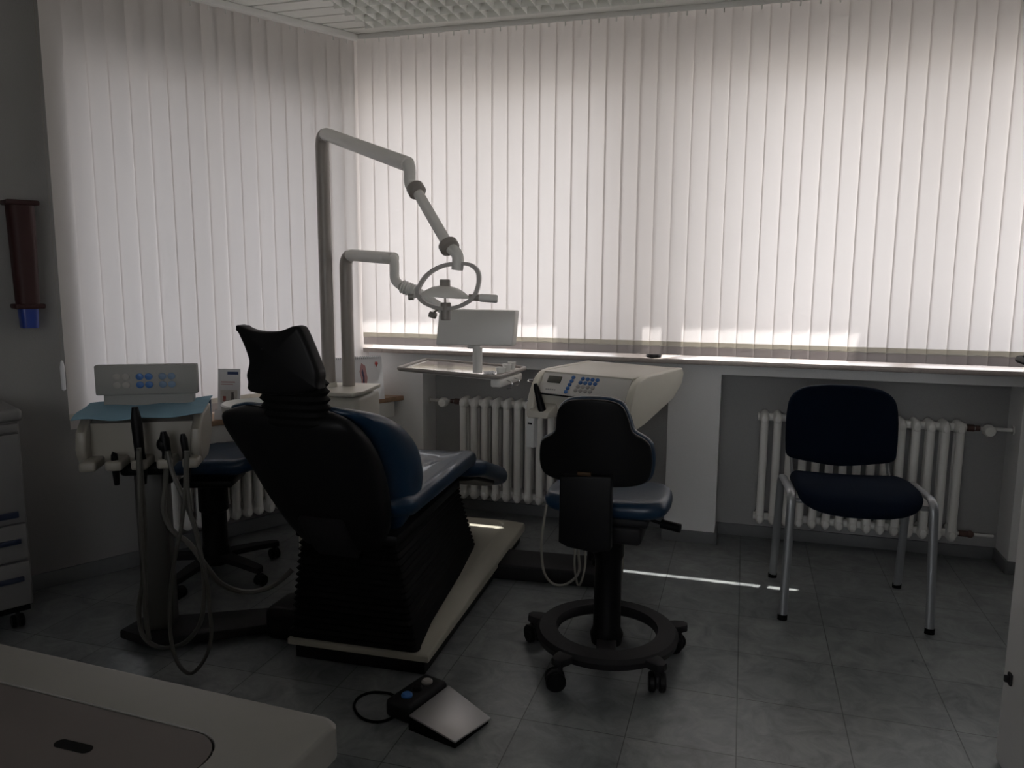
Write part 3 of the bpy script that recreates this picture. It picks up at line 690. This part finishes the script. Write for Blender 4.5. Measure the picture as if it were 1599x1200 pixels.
def button(mat_, x, z):
    if mat_ not in protos: protos[mat_] = put(mat_, x, z); return
    o = protos[mat_].copy(); COL.objects.link(o); o.parent = ic; on_panel(o, x, z)
for i in range(5): button('button_blue', -.060-.003*i, .940-.0148*i)
for r_ in range(4):
    for c_ in range(4): button('button_blue' if r_ < 2 else 'button_grey', -.012+.024*c_-.005*r_, .938-.0158*r_)
# instrument shelf on its left, with the black handpiece
m = MB(); m.prism([(-.13,.765),(.06,.755),(.06,.80),(-.05,.82),(-.12,.79)], lambda u, v, w_: Vector((w_, u, v)), -hw+.02, -hw+.13, .008); IC('holder', m, 'cream')
m = MB(); m.tube([(-.165,-.10,.775),(-.18,-.105,.83),(-.198,-.11,.895),(-.202,-.112,.912)], [.020,.016,.012,.006], 14); IC('handpiece', m, 'black_plastic', label='black handpiece')
m = MB(); m.box(-.262, -.218, -.095, -.06, .615, .752, .006); m.box(-.250, -.228, -.097, -.094, .722, .729, 0, mi=1); IC('sensor_box', m, ['white_plastic', 'black_plastic'])
for k, z in enumerate((.80, .89)):
    m = MB(); m.tube(spline([(-.26,.10,z),(-.33,.10,z+.004),(-.36,.07,z+.002),(-.33,.04,z),(-.26,.04,z-.004)], 5, closed=False), .0022, 6); IC('wire_hook', m, 'chrome')
m = MB(); m.box(-.05, .07, .10, .22, .06, .80, .02, seg=3); IC('column', m, 'charcoal_plastic')
for k, pts in enumerate(([(849,812),(846,840),(846,870),(850,895),(862,911),(880,914),(898,903),(905,888),(903,862),(905,845)], [(896,850),(897,875),(899,900),(903,915),(909,905),(914,880),(913,852)], [(925,852),(905,858),(903,850),(912,845)], [(972,860),(973,880),(970,905),(965,915)])):
    m = MB(); yy = 3.16+.03*k; pw = [atY(x, y_, yy) for x, y_ in pts]
    pw[0] = pw[0]+Vector((0, .05, .06)); m.tube(spline(pw, 4, closed=False), [.0055,.0045,.004,.004][k], 8); mesh('hose', m, 'hose_grey', ic, world=True)

# floor link beams (flat black arms that carry the column units)
lb = thing('floor_beam', 'flat black floor beam joining dental chair base and instrument console', 'beam', (-1.03, 3.2, 0))
P4 = [atZ(765,895,0), atZ(925,916,0), atZ(935,873,.075), atZ(790,856,.075)]
m = MB(); m.prism([(-1.09,3.34),(-1.06,3.245),(-.50,3.285),(-.48,3.38),(-.50,3.50),(-1.08,3.46)], lambda u, v, w_: Vector((u, v, w_)), .0, .072, .012, seg=3); mesh('beam_body', m, 'charcoal_plastic', lb, world=True)
m = MB(); m.lathe([(.0,.072),(.05,.072),(.05,.095),(.0,.095)], (-.57,3.40,0), 24); mesh('pivot_cap', m, 'black_plastic', lb, world=True)

# ================================================================ INSTRUMENT CART (left of the chair)
cx_, cy2 = -2.075, 2.31
ca = thing('instrument_cart', 'cream instrument cart on a single column at the far left of the dental chair', 'instrument cart', (cx_, cy2, 0), R(28))
def CA(n, m, mt, **k): return mesh(n, m, mt, ca, **k)
m = MB(); m.box(-.055, .055, -.04, .07, .045, .70, .02, seg=3); CA('column', m, 'column_grey')
m = MB(); m.box(-.085, .085, -.10, .03, .665, .715, .02, seg=3); CA('column_head', m, 'black_plastic')
for sg in (-1, 1):
    m = MB(); m.prism([(-.135,.745),(-.15,.78),(-.135,.84),(-.06,.885),(.08,.90),(.10,.78),(.0,.715),(-.11,.712)], lambda u, v, w_: Vector((w_, u, v)), sg*.17 if sg > 0 else -.205, .205 if sg > 0 else -.17, .01, seg=3); CA('side_cheek', m, 'cart_shell_shaded')
m = MB(); m.prism([(-.09,.745),(-.085,.86),(.08,.895),(.09,.78),(.0,.73)], lambda u, v, w_: Vector((w_, u, v)), -.172, .172, .004); CA('housing', m, 'cart_shell_shaded')
m = MB()
for i in range(5): m.box(-.155+.083*i-.03, -.155+.083*i+.025, -.19, -.05, .71, .745, .01, seg=3)
m.box(-.17, .17, -.085, -.04, .712, .748, .006); CA('holster_rail', m, 'cart_shell_shaded')
m = MB(); m.prism([(.03,.895),(.045,1.035),(.085,1.035),(.075,.88)], lambda u, v, w_: Vector((w_, u, v)), -.155, .155, .004); CA('screen_support', m, 'cart_panel')
m = MB(); m.box(-.175, .175, .012, .048, .945, 1.055, .006); sc_ = CA('control_panel', m, 'cart_panel')
pr = {}
for g_, (mn, x0) in enumerate((('button_grey', -.10), ('button_blue', -.022), ('button_slate', .056))):
    for i in range(2):
        for j in range(2):
            mm = MB(); rr2 = .0135
            mm.loft([[Vector((rr2*k_*math.cos(a), y_, rr2*.92*k_*math.sin(a))) for a in [2*math.pi*q_/14 for q_ in range(14)]] for y_, k_ in ((0, 1), (-.003, 1), (-.004, .8))])
            if mn not in pr: o = pr[mn] = mesh('button', mm, mn, ca)
            else: o = pr[mn].copy(); COL.objects.link(o); o.parent = ca
            o.location = (x0+.031*i, .0115, 1.012-.030*j)
IN = [(.008, .165, .019, 'tall black handpiece'), (.095, .075, .017, None), (.158, .065, .013, None), (-.075, .0, .012, None)]
for x, h_, r_, lab in IN:
    m = MB(); z0 = .735
    m.tube([(x, -.155, z0-.08), (x, -.16, z0-.01), (x, -.165, z0+.03), (x-.004, -.168, z0+.03+h_*.7), (x-.006, -.168, z0+.03+h_)], [r_*.75, r_*1.15, r_*.9, r_, r_*.55], 12)
    if h_ == .075: m.ball((x-.012, -.165, z0+.06), .02, sc=(1,1,1.2))
    CA('handpiece', m, 'black_plastic', label=lab)
HO = [[(217,700),(222,760),(226,830),(224,900),(217,950),(222,990),(240,1008),(262,1012),(290,1003),(312,975),(319,930),(316,880),(306,830),(288,780),(270,740),(262,705)],
      [(216,704),(218,760),(221,840),(226,900),(228,960),(233,1000)],
      [(293,705),(292,750),(298,800),(310,850),(322,900),(327,950),(330,990),(322,1025),(300,1052),(280,1040),(268,1005),(265,950),(270,890),(282,830),(288,780),(290,740),(290,705)],
      [(262,705),(258,760),(256,800),(270,830),(296,850),(322,885),(345,912),(380,925),(415,920),(440,905),(456,890)]]
for k, pts in enumerate(HO):
    yy = [2.14, 2.12, 2.10, 2.2][k]
    pw = [atY(x, y_, yy+(.25*max(0, (x-330)/120) if k == 3 else 0)) for x, y_ in pts]
    for q_ in pw: q_.z = max(q_.z, .012)
    m = MB(); m.tube(spline(pw, 4, closed=False), [.008,.008,.0065,.010][k], 8); mesh('hose', m, 'hose_dark', ca, world=True)
m = MB(); P5 = [atZ(205,1000,.0), atZ(272,1008,.0), atZ(458,958,.0), atZ(458,925,.03), atZ(330,945,.03), atZ(205,975,.03)]
m.prism([(p.x, p.y) for p in (Vector((-2.20,2.24,0)), Vector((-2.02,2.21,0)), Vector((-1.50,2.58,0)), Vector((-1.52,2.72,0)), Vector((-2.05,2.43,0)), Vector((-2.2,2.36,0)))], lambda u, v, w_: Vector((u, v, w_)), .015, .055, .01); mesh('floor_arm', m, 'charcoal_plastic', ca, world=True)
# block under the arm beside the chair
m = MB(); m.box(-1.70, -1.555, 2.42, 2.60, 0, .13, .03, seg=3); mesh('arm_bearing', m, 'black_plastic', ca, world=True)
pl_ = tag(mesh('paper_liner', (lambda mb: mb.loft([[ca.matrix_world @ Vector(p) for p in row] for row in []]) if False else mb)(MB()), 'paper_blue') if False else bpy.data.objects.new('paper_liner', None), '', '') if False else None
Xc = Matrix.LocRotScale(Vector((cx_, cy2, 0)), ca.rotation_euler, None)
m = MB(); nx, ny = 14, 6; vs = []
for j in range(ny+1):
    for i in range(nx+1):
        u = -.215+.43*i/nx; v = -.135+.215*j/ny
        z = .893+.006*math.sin(i*1.1+j)*.5
        if v < -.09: z -= (-.09-v)*.25
        else: z += (v+.09)*.09
        z += .012*max(0, u/.2)**2
        if v < -.09: v += .012*math.sin(i*.9)
        vs.append(Xc @ Vector((u, v, z)))
fs = [[j*(nx+1)+i, j*(nx+1)+i+1, (j+1)*(nx+1)+i+1, (j+1)*(nx+1)+i] for j in range(ny) for i in range(nx)]
n0 = len(vs); vs2 = vs+[v+Vector((0, 0, .002)) for v in vs]; fs2 = fs+[[q+n0 for q in f][::-1] for f in fs]
rim_i = [i for i in range(nx+1)]+[(j*(nx+1)+nx) for j in range(1, ny+1)]+[ny*(nx+1)+i for i in range(nx-1, -1, -1)]+[j*(nx+1) for j in range(ny-1, 0, -1)]
for a_, b_ in zip(rim_i, rim_i[1:]+rim_i[:1]): fs2.append([a_, b_, b_+n0, a_+n0])
m.raw(vs2, fs2); tag(mesh('paper_liner', m, 'paper_blue'), 'light blue paper liner laid over the top of the instrument cart', 'paper liner')

# ================================================================ STOOLS
def caster_mesh(k=1.0):
    m = MB()
    for x in (-.013, .013): m.lathe([(.004,-.009),(.022,-.009),(.026,-.005),(.026,.005),(.022,.009),(.004,.009)], (x, .012, .026), 18, axis='X')
    h = MB(); h.lathe([(.0,-.0065),(.02,-.0065),(.024,-.003),(.024,.003),(.02,.0065),(.0,.0065)], (0, .012, .033), 16, axis='X'); h.tube([(0, 0, .04), (0, 0, .078)], .007, 10)
    for q in (m, h): q.v = [(a*k, b*k, c*k) for a, b, c in q.v]
    return m, h
# operator stool
os_ = thing('operator_stool', 'navy operator stool with black cross-shaped back and ring foot, centre', 'stool', (-.425, 2.665, 0))
def OS(n, m, mt, **k): return mesh(n, m, mt, os_, **k)
m = MB(); m.lathe([(.178,.090),(.182,.098),(.188,.101),(.245,.098),(.256,.088),(.252,.068),(.24,.062),(.19,.064),(.18,.072)], seg=56); m.v = m.v
rr3 = []
m = MB(); prof = [(.178,.118),(.184,.127),(.245,.122),(.257,.108),(.252,.086),(.19,.084),(.179,.094)]
m.loft([[Vector((r_*math.cos(2*math.pi*j/56), r_*math.sin(2*math.pi*j/56), h_)) for r_, h_ in prof] for j in range(56)], closed=True); OS('foot_ring', m, 'charcoal_plastic')
angs = [172, 246, 317, 26, 99]; b0 = None
for k, an in enumerate(angs):
    a_ = R(an); dx, dy = math.cos(a_), math.sin(a_)
    if b0 is None:
        m = MB(); m.prism([(.185,-.032),(.27,-.03),(.302,-.02),(.310,0),(.302,.02),(.27,.03),(.185,.032)], lambda u, v, w_: Vector((u, v, w_)), .088, .116, .006, seg=2)
        b0 = o = OS('base_arm', m, 'charcoal_plastic')
        cm, chh = caster_mesh(1.32); c_ = mesh('caster', cm, 'black_plastic', o); c_.location = (.28, 0, 0); mesh('caster_fork', chh, 'charcoal_plastic', o).location = (.28, 0, 0)
    else: o = copy_tree(b0, os_)
    o.rotation_euler = (0, 0, a_)
    for c_ in o.children: c_.rotation_euler = (0, 0, R([40, 110, 10, 75, 150][k])-a_)
m = MB(); m.prism([(-.035,-.2),(.035,-.2),(.035,.2),(-.035,.2)], lambda u, v, w_: Vector((u*.988-v*.16, v*.988+u*.16, w_)), .072, .098, .006); OS('cross_bar', m, 'charcoal_plastic')
m = MB(); m.lathe([(.0,.062),(.055,.066),(.06,.10),(.05,.125),(.048,.38),(.056,.40),(.056,.55),(.0,.55)], seg=28); OS('gas_column', m, 'black_plastic')
seat_o = [(-.205,-.10),(-.19,-.17),(-.12,-.19),(0,-.185),(.12,-.19),(.19,-.175),(.215,-.12),(.218,.0),(.20,.12),(.14,.19),(.05,.165),(0,.155),(-.05,.165),(-.14,.19),(-.20,.12),(-.21,0)]
m = MB(); m.pad(spline([Vector(p) for p in seat_o], 3), lambda u, v, w_: Vector((u, v, .605+w_+.035*(abs(u)/.2)**2*(.5 if u < 0 else .3)-.01*(v/.19))), .06, .028, .006)
OS('seat_cushion', m, 'navy_leather')
m = MB(); m.box(-.13, .15, -.13, .13, .545, .575, .01); m.box(.02, .13, -.14, .02, .485, .55, .015, seg=3); OS('seat_mechanism', m, 'charcoal_plastic')
m = MB(); m.tube([(.12,.0,.545),(.19,-.02,.535)], .006, 8); m.tube([(.185,-.018,.535),(.25,-.035,.53)], .016, 14); OS('height_lever', m, 'black_plastic', label='glossy black lever knob')
# back: outline read from the photograph on an upright plane 2.42 m in front of the camera
YB_ = 2.42
bo = [(866,660),(870,638),(884,624),(905,620),(935,620),(960,624),(976,634),(984,655),(990,675),(1006,687),(1017,700),(1020,725),(1016,752),(1003,764),(975,767),(935,765),(905,762),(870,755),(845,746),(836,730),(836,705),(841,689),(856,680),(864,672)]
bw = [atY(x, y_, YB_) for x, y_ in bo]; b2 = spline([Vector((p.x, p.z)) for p in bw], 3)
cxb = sum(p.x for p in b2)/len(b2)
def back_fn(u, v, w_): return Vector((u, YB_+w_-.10*((u-cxb)/.19)**2*-.35-.12*(v-.82)+0, v))
m = MB(); m.pad(b2, lambda u, v, w_: back_fn(u, v, w_+.035), .045, .02, .006); mesh('backrest_cushion', m, 'navy_leather', os_, world=True)
cb = sum(b2, Vector((0, 0)))/len(b2)
m = MB(); m.pad([cb+(p-cb)*.965 for p in b2], lambda u, v, w_: back_fn(u, v, w_+.004), .022, .008, .003); mesh('backrest_shell', m, 'black_plastic', os_, world=True)
lw = [atY(x, y_, YB_) for x, y_ in ((876,740),(957,742),(955,856),(930,861),(888,852),(874,844))]
m = MB(); m.prism([(p.x, p.z) for p in lw], lambda u, v, w_: Vector((u, YB_-.012+w_, v)), -.012, .03, .008, seg=3); mesh('back_support', m, 'black_plastic', os_, world=True)
sp0 = atY(915, 850, YB_)
m = MB(); m.box(sp0.x-.03, sp0.x+.05, YB_-.005, 2.62, .50, .545, .012); mesh('support_bracket', m, 'black_plastic', os_, world=True)
bd = atY(912, 741, YB_-.03)
m = MB(); m.box(bd.x-.022, bd.x+.022, YB_-.0295, YB_-.02, bd.z-.006, bd.z+.006, .001); mesh('badge', m, 'badge_brown', os_, world=True)

# assistant stool
AS = Vector((-2.295, 2.93, 0))
as_ = thing('assistant_stool', 'navy assistant stool with star foot beneath the left window sill', 'stool', tuple(AS), R(20))
m = MB(); so = rrect(-.285, .275, -.20, .20, .12, 6)
m.pad(so, lambda u, v, w_: Vector((u, v, .535+w_+.03*(abs(u)/.23)**2-.0)), .07, .03, .006); mesh('seat_cushion', m, 'navy_leather', as_)
m = MB(); m.box(-.12, .12, -.12, .12, .44, .475, .01); mesh('seat_mechanism', m, 'black_plastic', as_)
m = MB(); m.lathe([(.0,.05),(.06,.055),(.07,.10),(.055,.14),(.055,.30),(.065,.31),(.065,.46),(.0,.46)], seg=24); mesh('gas_column', m, 'black_plastic', as_)
b0 = None
for k in range(5):
    a_ = R(72*k-35)
    if b0 is None:
        m = MB(); m.loft([[Vector((x, s_*hw_, z_)) for s_, z_ in ((-1, zz-.012), (1, zz-.012), (1, zz+.012), (-1, zz+.012))] for x, hw_, zz in ((.02,.034,.092),(.18,.028,.088),(.285,.022,.08),(.30,.014,.078))])
        b0 = o = mesh('base_arm', m, 'charcoal_plastic', as_); cm, chh = caster_mesh(); mesh('caster', cm, 'black_plastic', o).location = (.285, 0, 0); mesh('caster_fork', chh, 'charcoal_plastic', o).location = (.285, 0, 0)
    else: o = copy_tree(b0, as_)
    o.rotation_euler = (0, 0, a_)

# ================================================================ VISITOR CHAIR
vc = thing('visitor_chair', 'navy padded visitor chair with grey metal legs before the right radiator', 'chair', (.465, 3.46, 0), R(4))
def VC(n, m, mt, **k): return mesh(n, m, mt, vc, **k)
SZ = .525
for sg in (-1, 1):
    x = sg*.275; xi = sg*.262
    m = MB(); pts = bend([(x, -.245, 0), (xi, -.215, SZ-.002), (xi, .13, SZ-.012), (x*.97, .215, 0)], .055, 8)
    m.tube(pts, .0155, 4 if False else 12, sq=(.72, 1.12)); VC('leg_frame', m, 'silver_paint')
    for yy, xx in ((-.245, x), (.215, x*.97)):
        m = MB(); m.tube([(xx, yy, 0), (xx, yy, .022)], .0175, 12, sq=(.8, 1.1)); VC('foot_cap', m, 'black_rubber')
for yy in (-.16, .11):
    m = MB(); m.tube([(-.262, yy, SZ-.045), (.262, yy, SZ-.045)], .010, 10); VC('crossbar', m, 'silver_paint')
for sg in (-1, 1):
    m = MB(); m.tube(bend([(sg*.20, -.05, SZ-.035), (sg*.205, .24, SZ-.03), (sg*.205, .30, SZ+.05), (sg*.19, .335, SZ+.20)], .04, 6), .0115, 10, sq=(.7, 1.3)); VC('back_bracket', m, 'silver_paint')
so = [(-.235,-.12),(-.225,-.20),(-.15,-.245),(0,-.255),(.15,-.245),(.225,-.20),(.235,-.12),(.235,.0),(.225,.13),(.17,.17),(0,.18),(-.17,.17),(-.225,.13),(-.235,.0)]
m = MB(); m.pad(spline([Vector(p) for p in so], 3), lambda u, v, w_: Vector((u, v, SZ-.014+w_+.012*(abs(u)/.235)**2-.045*max(0, -(v+.12)/.13)**2-.02*max(0,v/.18))), .06, .028, .004); VC('seat_cushion', m, 'navy_fabric')
bo = [(-.238,.0),(-.236,.08),(-.222,.155),(-.175,.20),(-.09,.216),(0,.22),(.09,.216),(.175,.20),(.222,.155),(.236,.08),(.238,.0),(.236,-.07),(.225,-.125),(.15,-.148),(0,-.168),(-.15,-.148),(-.225,-.125),(-.236,-.07)]
def vb_fn(u, v, w_): return Vector((u, .275+w_+.10*(v)-.05*(1-(u/.235)**2)*-.6, SZ+.163+v*.95))
m = MB(); m.pad(spline([Vector(p) for p in bo], 3), vb_fn, .035, .016, .004); VC('backrest_cushion', m, 'navy_fabric')
m = MB(); m.pad([p*.99 for p in spline([Vector(p) for p in bo], 3)], lambda u, v, w_: vb_fn(u, v, w_+.022), .016, .007, .0); VC('backrest_shell', m, 'black_plastic')

# ================================================================ FOOT PEDAL
fp = thing('foot_pedal', 'brushed steel foot pedal with black switch block on the floor', 'foot pedal', (-.84, 2.11, 0))
m = MB(); pc = [(-.925,2.035),(-.757,1.985),(-.700,2.150),(-.875,2.24)]
def ped(u, v, w_):
    t_ = ((u+.925)*.42+0); d_ = max(0, min(1, ((u+.90)*.95+(2.24-v)*-.0)/.2)); return Vector((u, v, .012+w_+.038*(1-d_)))
m.prism(pc, ped, -.003, .003, .001); mesh('treadle', m, 'brushed_steel', fp, world=True, label='bright brushed steel plate')
m = MB(); m.prism([(-.93,2.04),(-.76,1.992),(-.707,2.145),(-.88,2.232)], lambda u, v, w_: Vector((u, v, w_+.032*(1-max(0, min(1, (u+.90)*.95/.2)))*(1 if w_ > .004 else 0))), 0, .008); mesh('pedal_base', m, 'black_rubber', fp, world=True)
m = MB(); Xp = Matrix.Translation((-.955, 2.165, 0)) @ Matrix.Rotation(R(-17), 4, 'Z')
m.box(-.05, .05, -.10, .10, 0, .062, .016, seg=4, X=Xp); mesh('switch_block', m, 'charcoal_plastic', fp, world=True)
for k, yy in enumerate((-.05, .0, .05)):
    m = MB(); m.lathe([(.0,.060),(.018,.060),(.018,.068),(.013,.072),(.0,.072)], seg=18, X=Xp @ Matrix.Translation((0, yy, 0))); mesh('switch_knob', m, ['button_blue', 'black_plastic', 'button_grey'][k], fp, world=True)
m = MB(); pw = [atZ(x, y_, .006) for x, y_ in ((632,1100),(615,1120),(590,1128),(565,1122),(553,1105),(560,1090),(580,1082),(605,1083),(622,1088),(640,1080),(655,1065),(668,1056))]
m.tube(spline(pw, 4, closed=False), .0045, 8); mesh('cable', m, 'black_rubber', fp, world=True)

# ================================================================ THINGS ON THE SILLS
def on_sill(x, y_, z): return atZ(x, y_, z)
# desk calendar
cA = Vector((-2.10, 3.60, .694)); cB = Vector((-1.905, 3.85, .694))
cA = atZ(540, 626, .694); cA = Vector((-2.085, 3.72, .694)); cB = Vector((-1.892, 3.895, .694))
yaw = math.atan2(cB.y-cA.y, cB.x-cA.x); Lc = (cB-cA).length
dk = thing('desk_calendar', 'spiral-bound desk calendar propped open on the wooden sill in the corner', 'calendar', tuple(cA), yaw)
m = MB(); m.prism([(-.005,0),(.0,0),(.052,.232),(.049,.232)], lambda u, v, w_: Vector((w_, u, v)), 0, Lc); mesh('front_sheet', m, 'paper_white', dk)
m = MB(); m.prism([(.10,0),(.105,0),(.054,.232),(.051,.232)], lambda u, v, w_: Vector((w_, u, v)), 0, Lc); mesh('back_board', m, 'paper_white', dk)
m = MB()
for i in range(24): xx = .008+i*(Lc-.016)/23; m.tube([(xx, .0505+.008*math.cos(a), .229+.008*math.sin(a)) for a in [2*math.pi*j/8 for j in range(8)]], .0011, 5, closed=True)
mesh('spiral_binding', m, 'silver_paint', dk)
def on_sheet(pts, mt, name, lab=None):
    m = MB(); m.prism(pts, lambda u, v, w_: Vector((u, .0525*v/.232-.0052-w_, v)), 0, .0007); return mesh(name, m, mt, dk, label=lab)
on_sheet([(Lc*.50,.04),(Lc*.53,.11),(Lc*.50,.155),(Lc*.55,.20),(Lc*.63,.185),(Lc*.66,.12),(Lc*.62,.06),(Lc*.56,.02)], 'ink_pink', 'printed_figure', 'pink printed figure')
on_sheet([(Lc*.545,.055),(Lc*.565,.12),(Lc*.54,.150),(Lc*.57,.17),(Lc*.60,.13),(Lc*.585,.06)], 'ink_navy', 'printed_shadow')
on_sheet([(Lc*.84,.195),(Lc*.86,.207),(Lc*.875,.200),(Lc*.89,.207),(Lc*.91,.195),(Lc*.875,.175)], 'ink_red', 'printed_heart', 'small red heart')
m = MB()
for r_ in range(5): m.box(Lc*.06, Lc*(.40 if r_ % 2 else .34), 0, 0, .15-.02*r_, .153-.02*r_)
# card stand
k0 = ptA(-.86, .06, .694); 
cs = thing('card_stand', 'clear-fronted card stand with white dental card on the left sill', 'card stand', (-2.36, 3.10, .694), R(12))
cs.location = Vector((-2.345, 3.135, .694))
m = MB(); m.prism([(.0,0),(.004,0),(.034,.235),(.030,.235)], lambda u, v, w_: Vector((w_, u, v)), -.055, .055); mesh('card', m, 'paper_white', cs)
m = MB(); m.prism([(-.035,0),(.03,0),(.03,.003),(-.032,.003),(-.018,.045),(-.022,.045)], lambda u, v, w_: Vector((w_, u, v)), -.057, .057); mesh('stand', m, 'clear_handle', cs)
def on_card(x0, x1, z0, z1, mt, n_):
    m = MB(); m.prism([(x0,z0),(x1,z0),(x1,z1),(x0,z1)], lambda u, v, w_: Vector((u, .030*v/.235-.0006-w_, v)), 0, .0006); return mesh(n_, m, mt, cs)
on_card(-.008, .046, .208, .222, 'ink_navy', 'heading'); on_card(-.04, .03, .17, .175, 'ink_pink', 'text_line'); on_card(-.04, .02, .16, .164, 'ink_pink', 'text_line')
on_card(-.042, .042, .075, .135, 'pale_grey_panel', 'picture'); on_card(-.03, -.014, .08, .105, 'ink_red', 'picture_detail'); on_card(.012, .026, .085, .125, 'taupe_panel', 'picture_detail')
# small dark blue picture leaning on the sill
pc_ = thing('picture_card', 'small dark blue picture card leaning beside the card stand', 'picture card', (-2.425, 3.035, .694), R(30))
m = MB(); m.prism([(0,0),(.004,0),(.034,.10),(.030,.10)], lambda u, v, w_: Vector((w_, u, v)), -.05, .05); mesh('board', m, 'paper_white', pc_)
m = MB(); m.prism([(-.046,.005),(.046,.005),(.046,.095),(-.046,.095)], lambda u, v, w_: Vector((u, .30*v-.0006-w_, v)), 0, .0006); mesh('picture', m, 'photo_blue', pc_)
m = MB(); m.lathe([(.0,0),(.036,0),(.040,.005),(.038,.018),(.0,.018)], seg=24); o = tag(mesh('lid', m, 'charcoal_plastic'), 'flat dark lid lying on the long sill beneath the middle slats', 'lid'); o.location = (-.435, 4.04, .9655)

# ================================================================ DISPENSER on the left wall
dp0 = ptA(-1.635, -.035, 1.22)
dp = thing('cup_dispenser', 'dark red tube dispenser with blue lower end on the left wall', 'dispenser', tuple(dp0), R(61.1))
m = MB(); m.loft([[Vector((x*s_, y_, z)) for x, y_ in rrect(-.05, .05, .0-.095, .0, .03, 4)] for z, s_ in ((.03,.78),(.05,.82),(.44,1.0))]); mesh('tube_body', m, 'red_plastic', dp)
m = MB(); m.box(-.06, .06, -.105, .0, .435, .455, .006); mesh('cap', m, 'red_plastic', dp)
m = MB(); m.box(-.055, .055, -.10, .0, .015, .035, .006); mesh('collar', m, 'red_plastic', dp)
m = MB(); m.loft([[Vector((x*s_, y_*.9-.004, z)) for x, y_ in rrect(-.036, .036, -.088, -.008, .02, 4)] for z, s_ in ((-.065,.82),(-.06,.86),(.02,.98))]); mesh('cup_end', m, 'blue_plastic', dp, label='blue lower end')

# ================================================================ MOBILE DRAWER CABINET (far left)
mc0 = Vector((-2.60, 2.24, 0))
mc = thing('drawer_cabinet', 'grey mobile drawer cabinet with blue handles at the left edge', 'cabinet', tuple(mc0), R(61.1))
m = MB(); m.box(-.62, 0, .02, .40, .10, .83, .006); mesh('body', m, 'cabinet_grey', mc)
m = MB(); m.box(-.63, .01, -.005, .41, .83, .875, .012, seg=3); mesh('worktop', m, 'cabinet_grey', mc)
for z0, z1 in ((.79,.822),(.44,.782),(.29,.432),(.11,.282)):
    m = MB(); m.box(-.61, -.008, 0, .022, z0, z1, .004); d_ = mesh('drawer', m, 'cabinet_grey', mc)
    if z1-z0 > .1: m = MB(); m.box(-.16, -.03, -.012, .004, z1-.075 if z1-z0 < .2 else z0+.02, z1-.055 if z1-z0 < .2 else z0+.045, .005); mesh('handle', m, 'handle_blue', d_)
for (x, y_) in ((-.56,.06),(-.05,.06),(-.05,.35),(-.56,.35)):
    cm, chh = caster_mesh(); c_ = mesh('caster', cm, 'black_plastic', mc); c_.location = (x, y_, 0); f_ = mesh('caster_fork', chh, 'charcoal_plastic', c_)
m = MB(); m.box(-.61, -.01, .03, .39, .075, .10, .003); mesh('chassis', m, 'black_plastic', mc)

# ================================================================ FOREGROUND CABINET
fc = thing('equipment_cabinet', 'low cream cabinet with recessed taupe lid in the near left corner', 'cabinet', (-.455, .80, 0), R(-3))
m = MB(); o_ = rrect(-1.1, 0, -.75, 0, .018, 4); i_ = rrect(-1.02, -.105, -.68, -.10, .05, 8)
def ring_at(pts, z, e=0): return [Vector((p[0], p[1], z)) for p in pts]
# frame with a hole: outer wall, rounded top edge, inner lip
def res(pts, n):
    L_ = [0]; P = [Vector(p) for p in pts]
    for i in range(len(P)): L_.append(L_[-1]+(P[(i+1) % len(P)]-P[i]).length)
    out = []
    for k in range(n):
        t_ = L_[-1]*k/n
        i = max(j for j in range(len(P)) if L_[j] <= t_+1e-9); f_ = (t_-L_[i])/max(1e-9, L_[i+1]-L_[i]); out.append(P[i].lerp(P[(i+1) % len(P)], f_))
    return out
def scale_to(pts, e, c_=Vector((-.55,-.375))): return [Vector((p[0]+(e if p[0] < c_.x else -e), p[1]+(e if p[1] < c_.y else -e))) for p in pts]
def ray_pts(rect, r_, n=96):
    x0, x1, y0, y1 = rect; out = []
    base_ = rrect(x0, x1, y0, y1, r_, 10); return base_
O1 = rrect(-1.1, 0, -.75, 0, .018, 10); I1 = rrect(-1.02, -.098, -.68, -.082, .05, 10)
m.loft([ring_at(O1, .805), ring_at(O1, .843), ring_at(scale_to(O1, .004), .849), ring_at(scale_to(O1, .008), .85), ring_at(scale_to(I1, -.001), .8497), ring_at(scale_to(I1, .0), .838)], cap=False)
m.f.append([len(m.v)-len(I1)+j for j in range(len(I1))]); m.m.append(0); m.f.append(list(range(len(O1)))[::-1]); m.m.append(0)
mesh('top_frame', m, 'cabinet_top', fc)
m = MB(); m.prism(rrect(-1.018, -.100, -.678, -.084, .048, 8), lambda u, v, w_: Vector((u, v, w_)), .8385, .8485, .0); L_ = mesh('lid', m, 'taupe_panel', fc, label='recessed taupe lid')
sc0 = atZ(115, 1172, .844)
m = MB(); m.prism(rrect(-.026, .026, -.0075, .0075, .0074, 6), lambda u, v, w_: Vector((u, v, w_)), .8486, .8494); h_ = mesh('finger_slot', m, 'black_rubber', L_); q_ = Matrix.Rotation(R(3), 3, 'Z') @ Vector((sc0.x+.455, sc0.y-.80, 0)); h_.location = (q_.x, q_.y, 0); h_.rotation_euler = (0, 0, R(2))
m = MB(); m.box(-1.08, -.02, -.73, -.02, .05, .805, .004); mesh('body', m, 'cabinet_top', fc)
m = MB(); m.box(-1.06, -.04, -.71, -.05, 0, .05); mesh('plinth', m, 'black_plastic', fc)
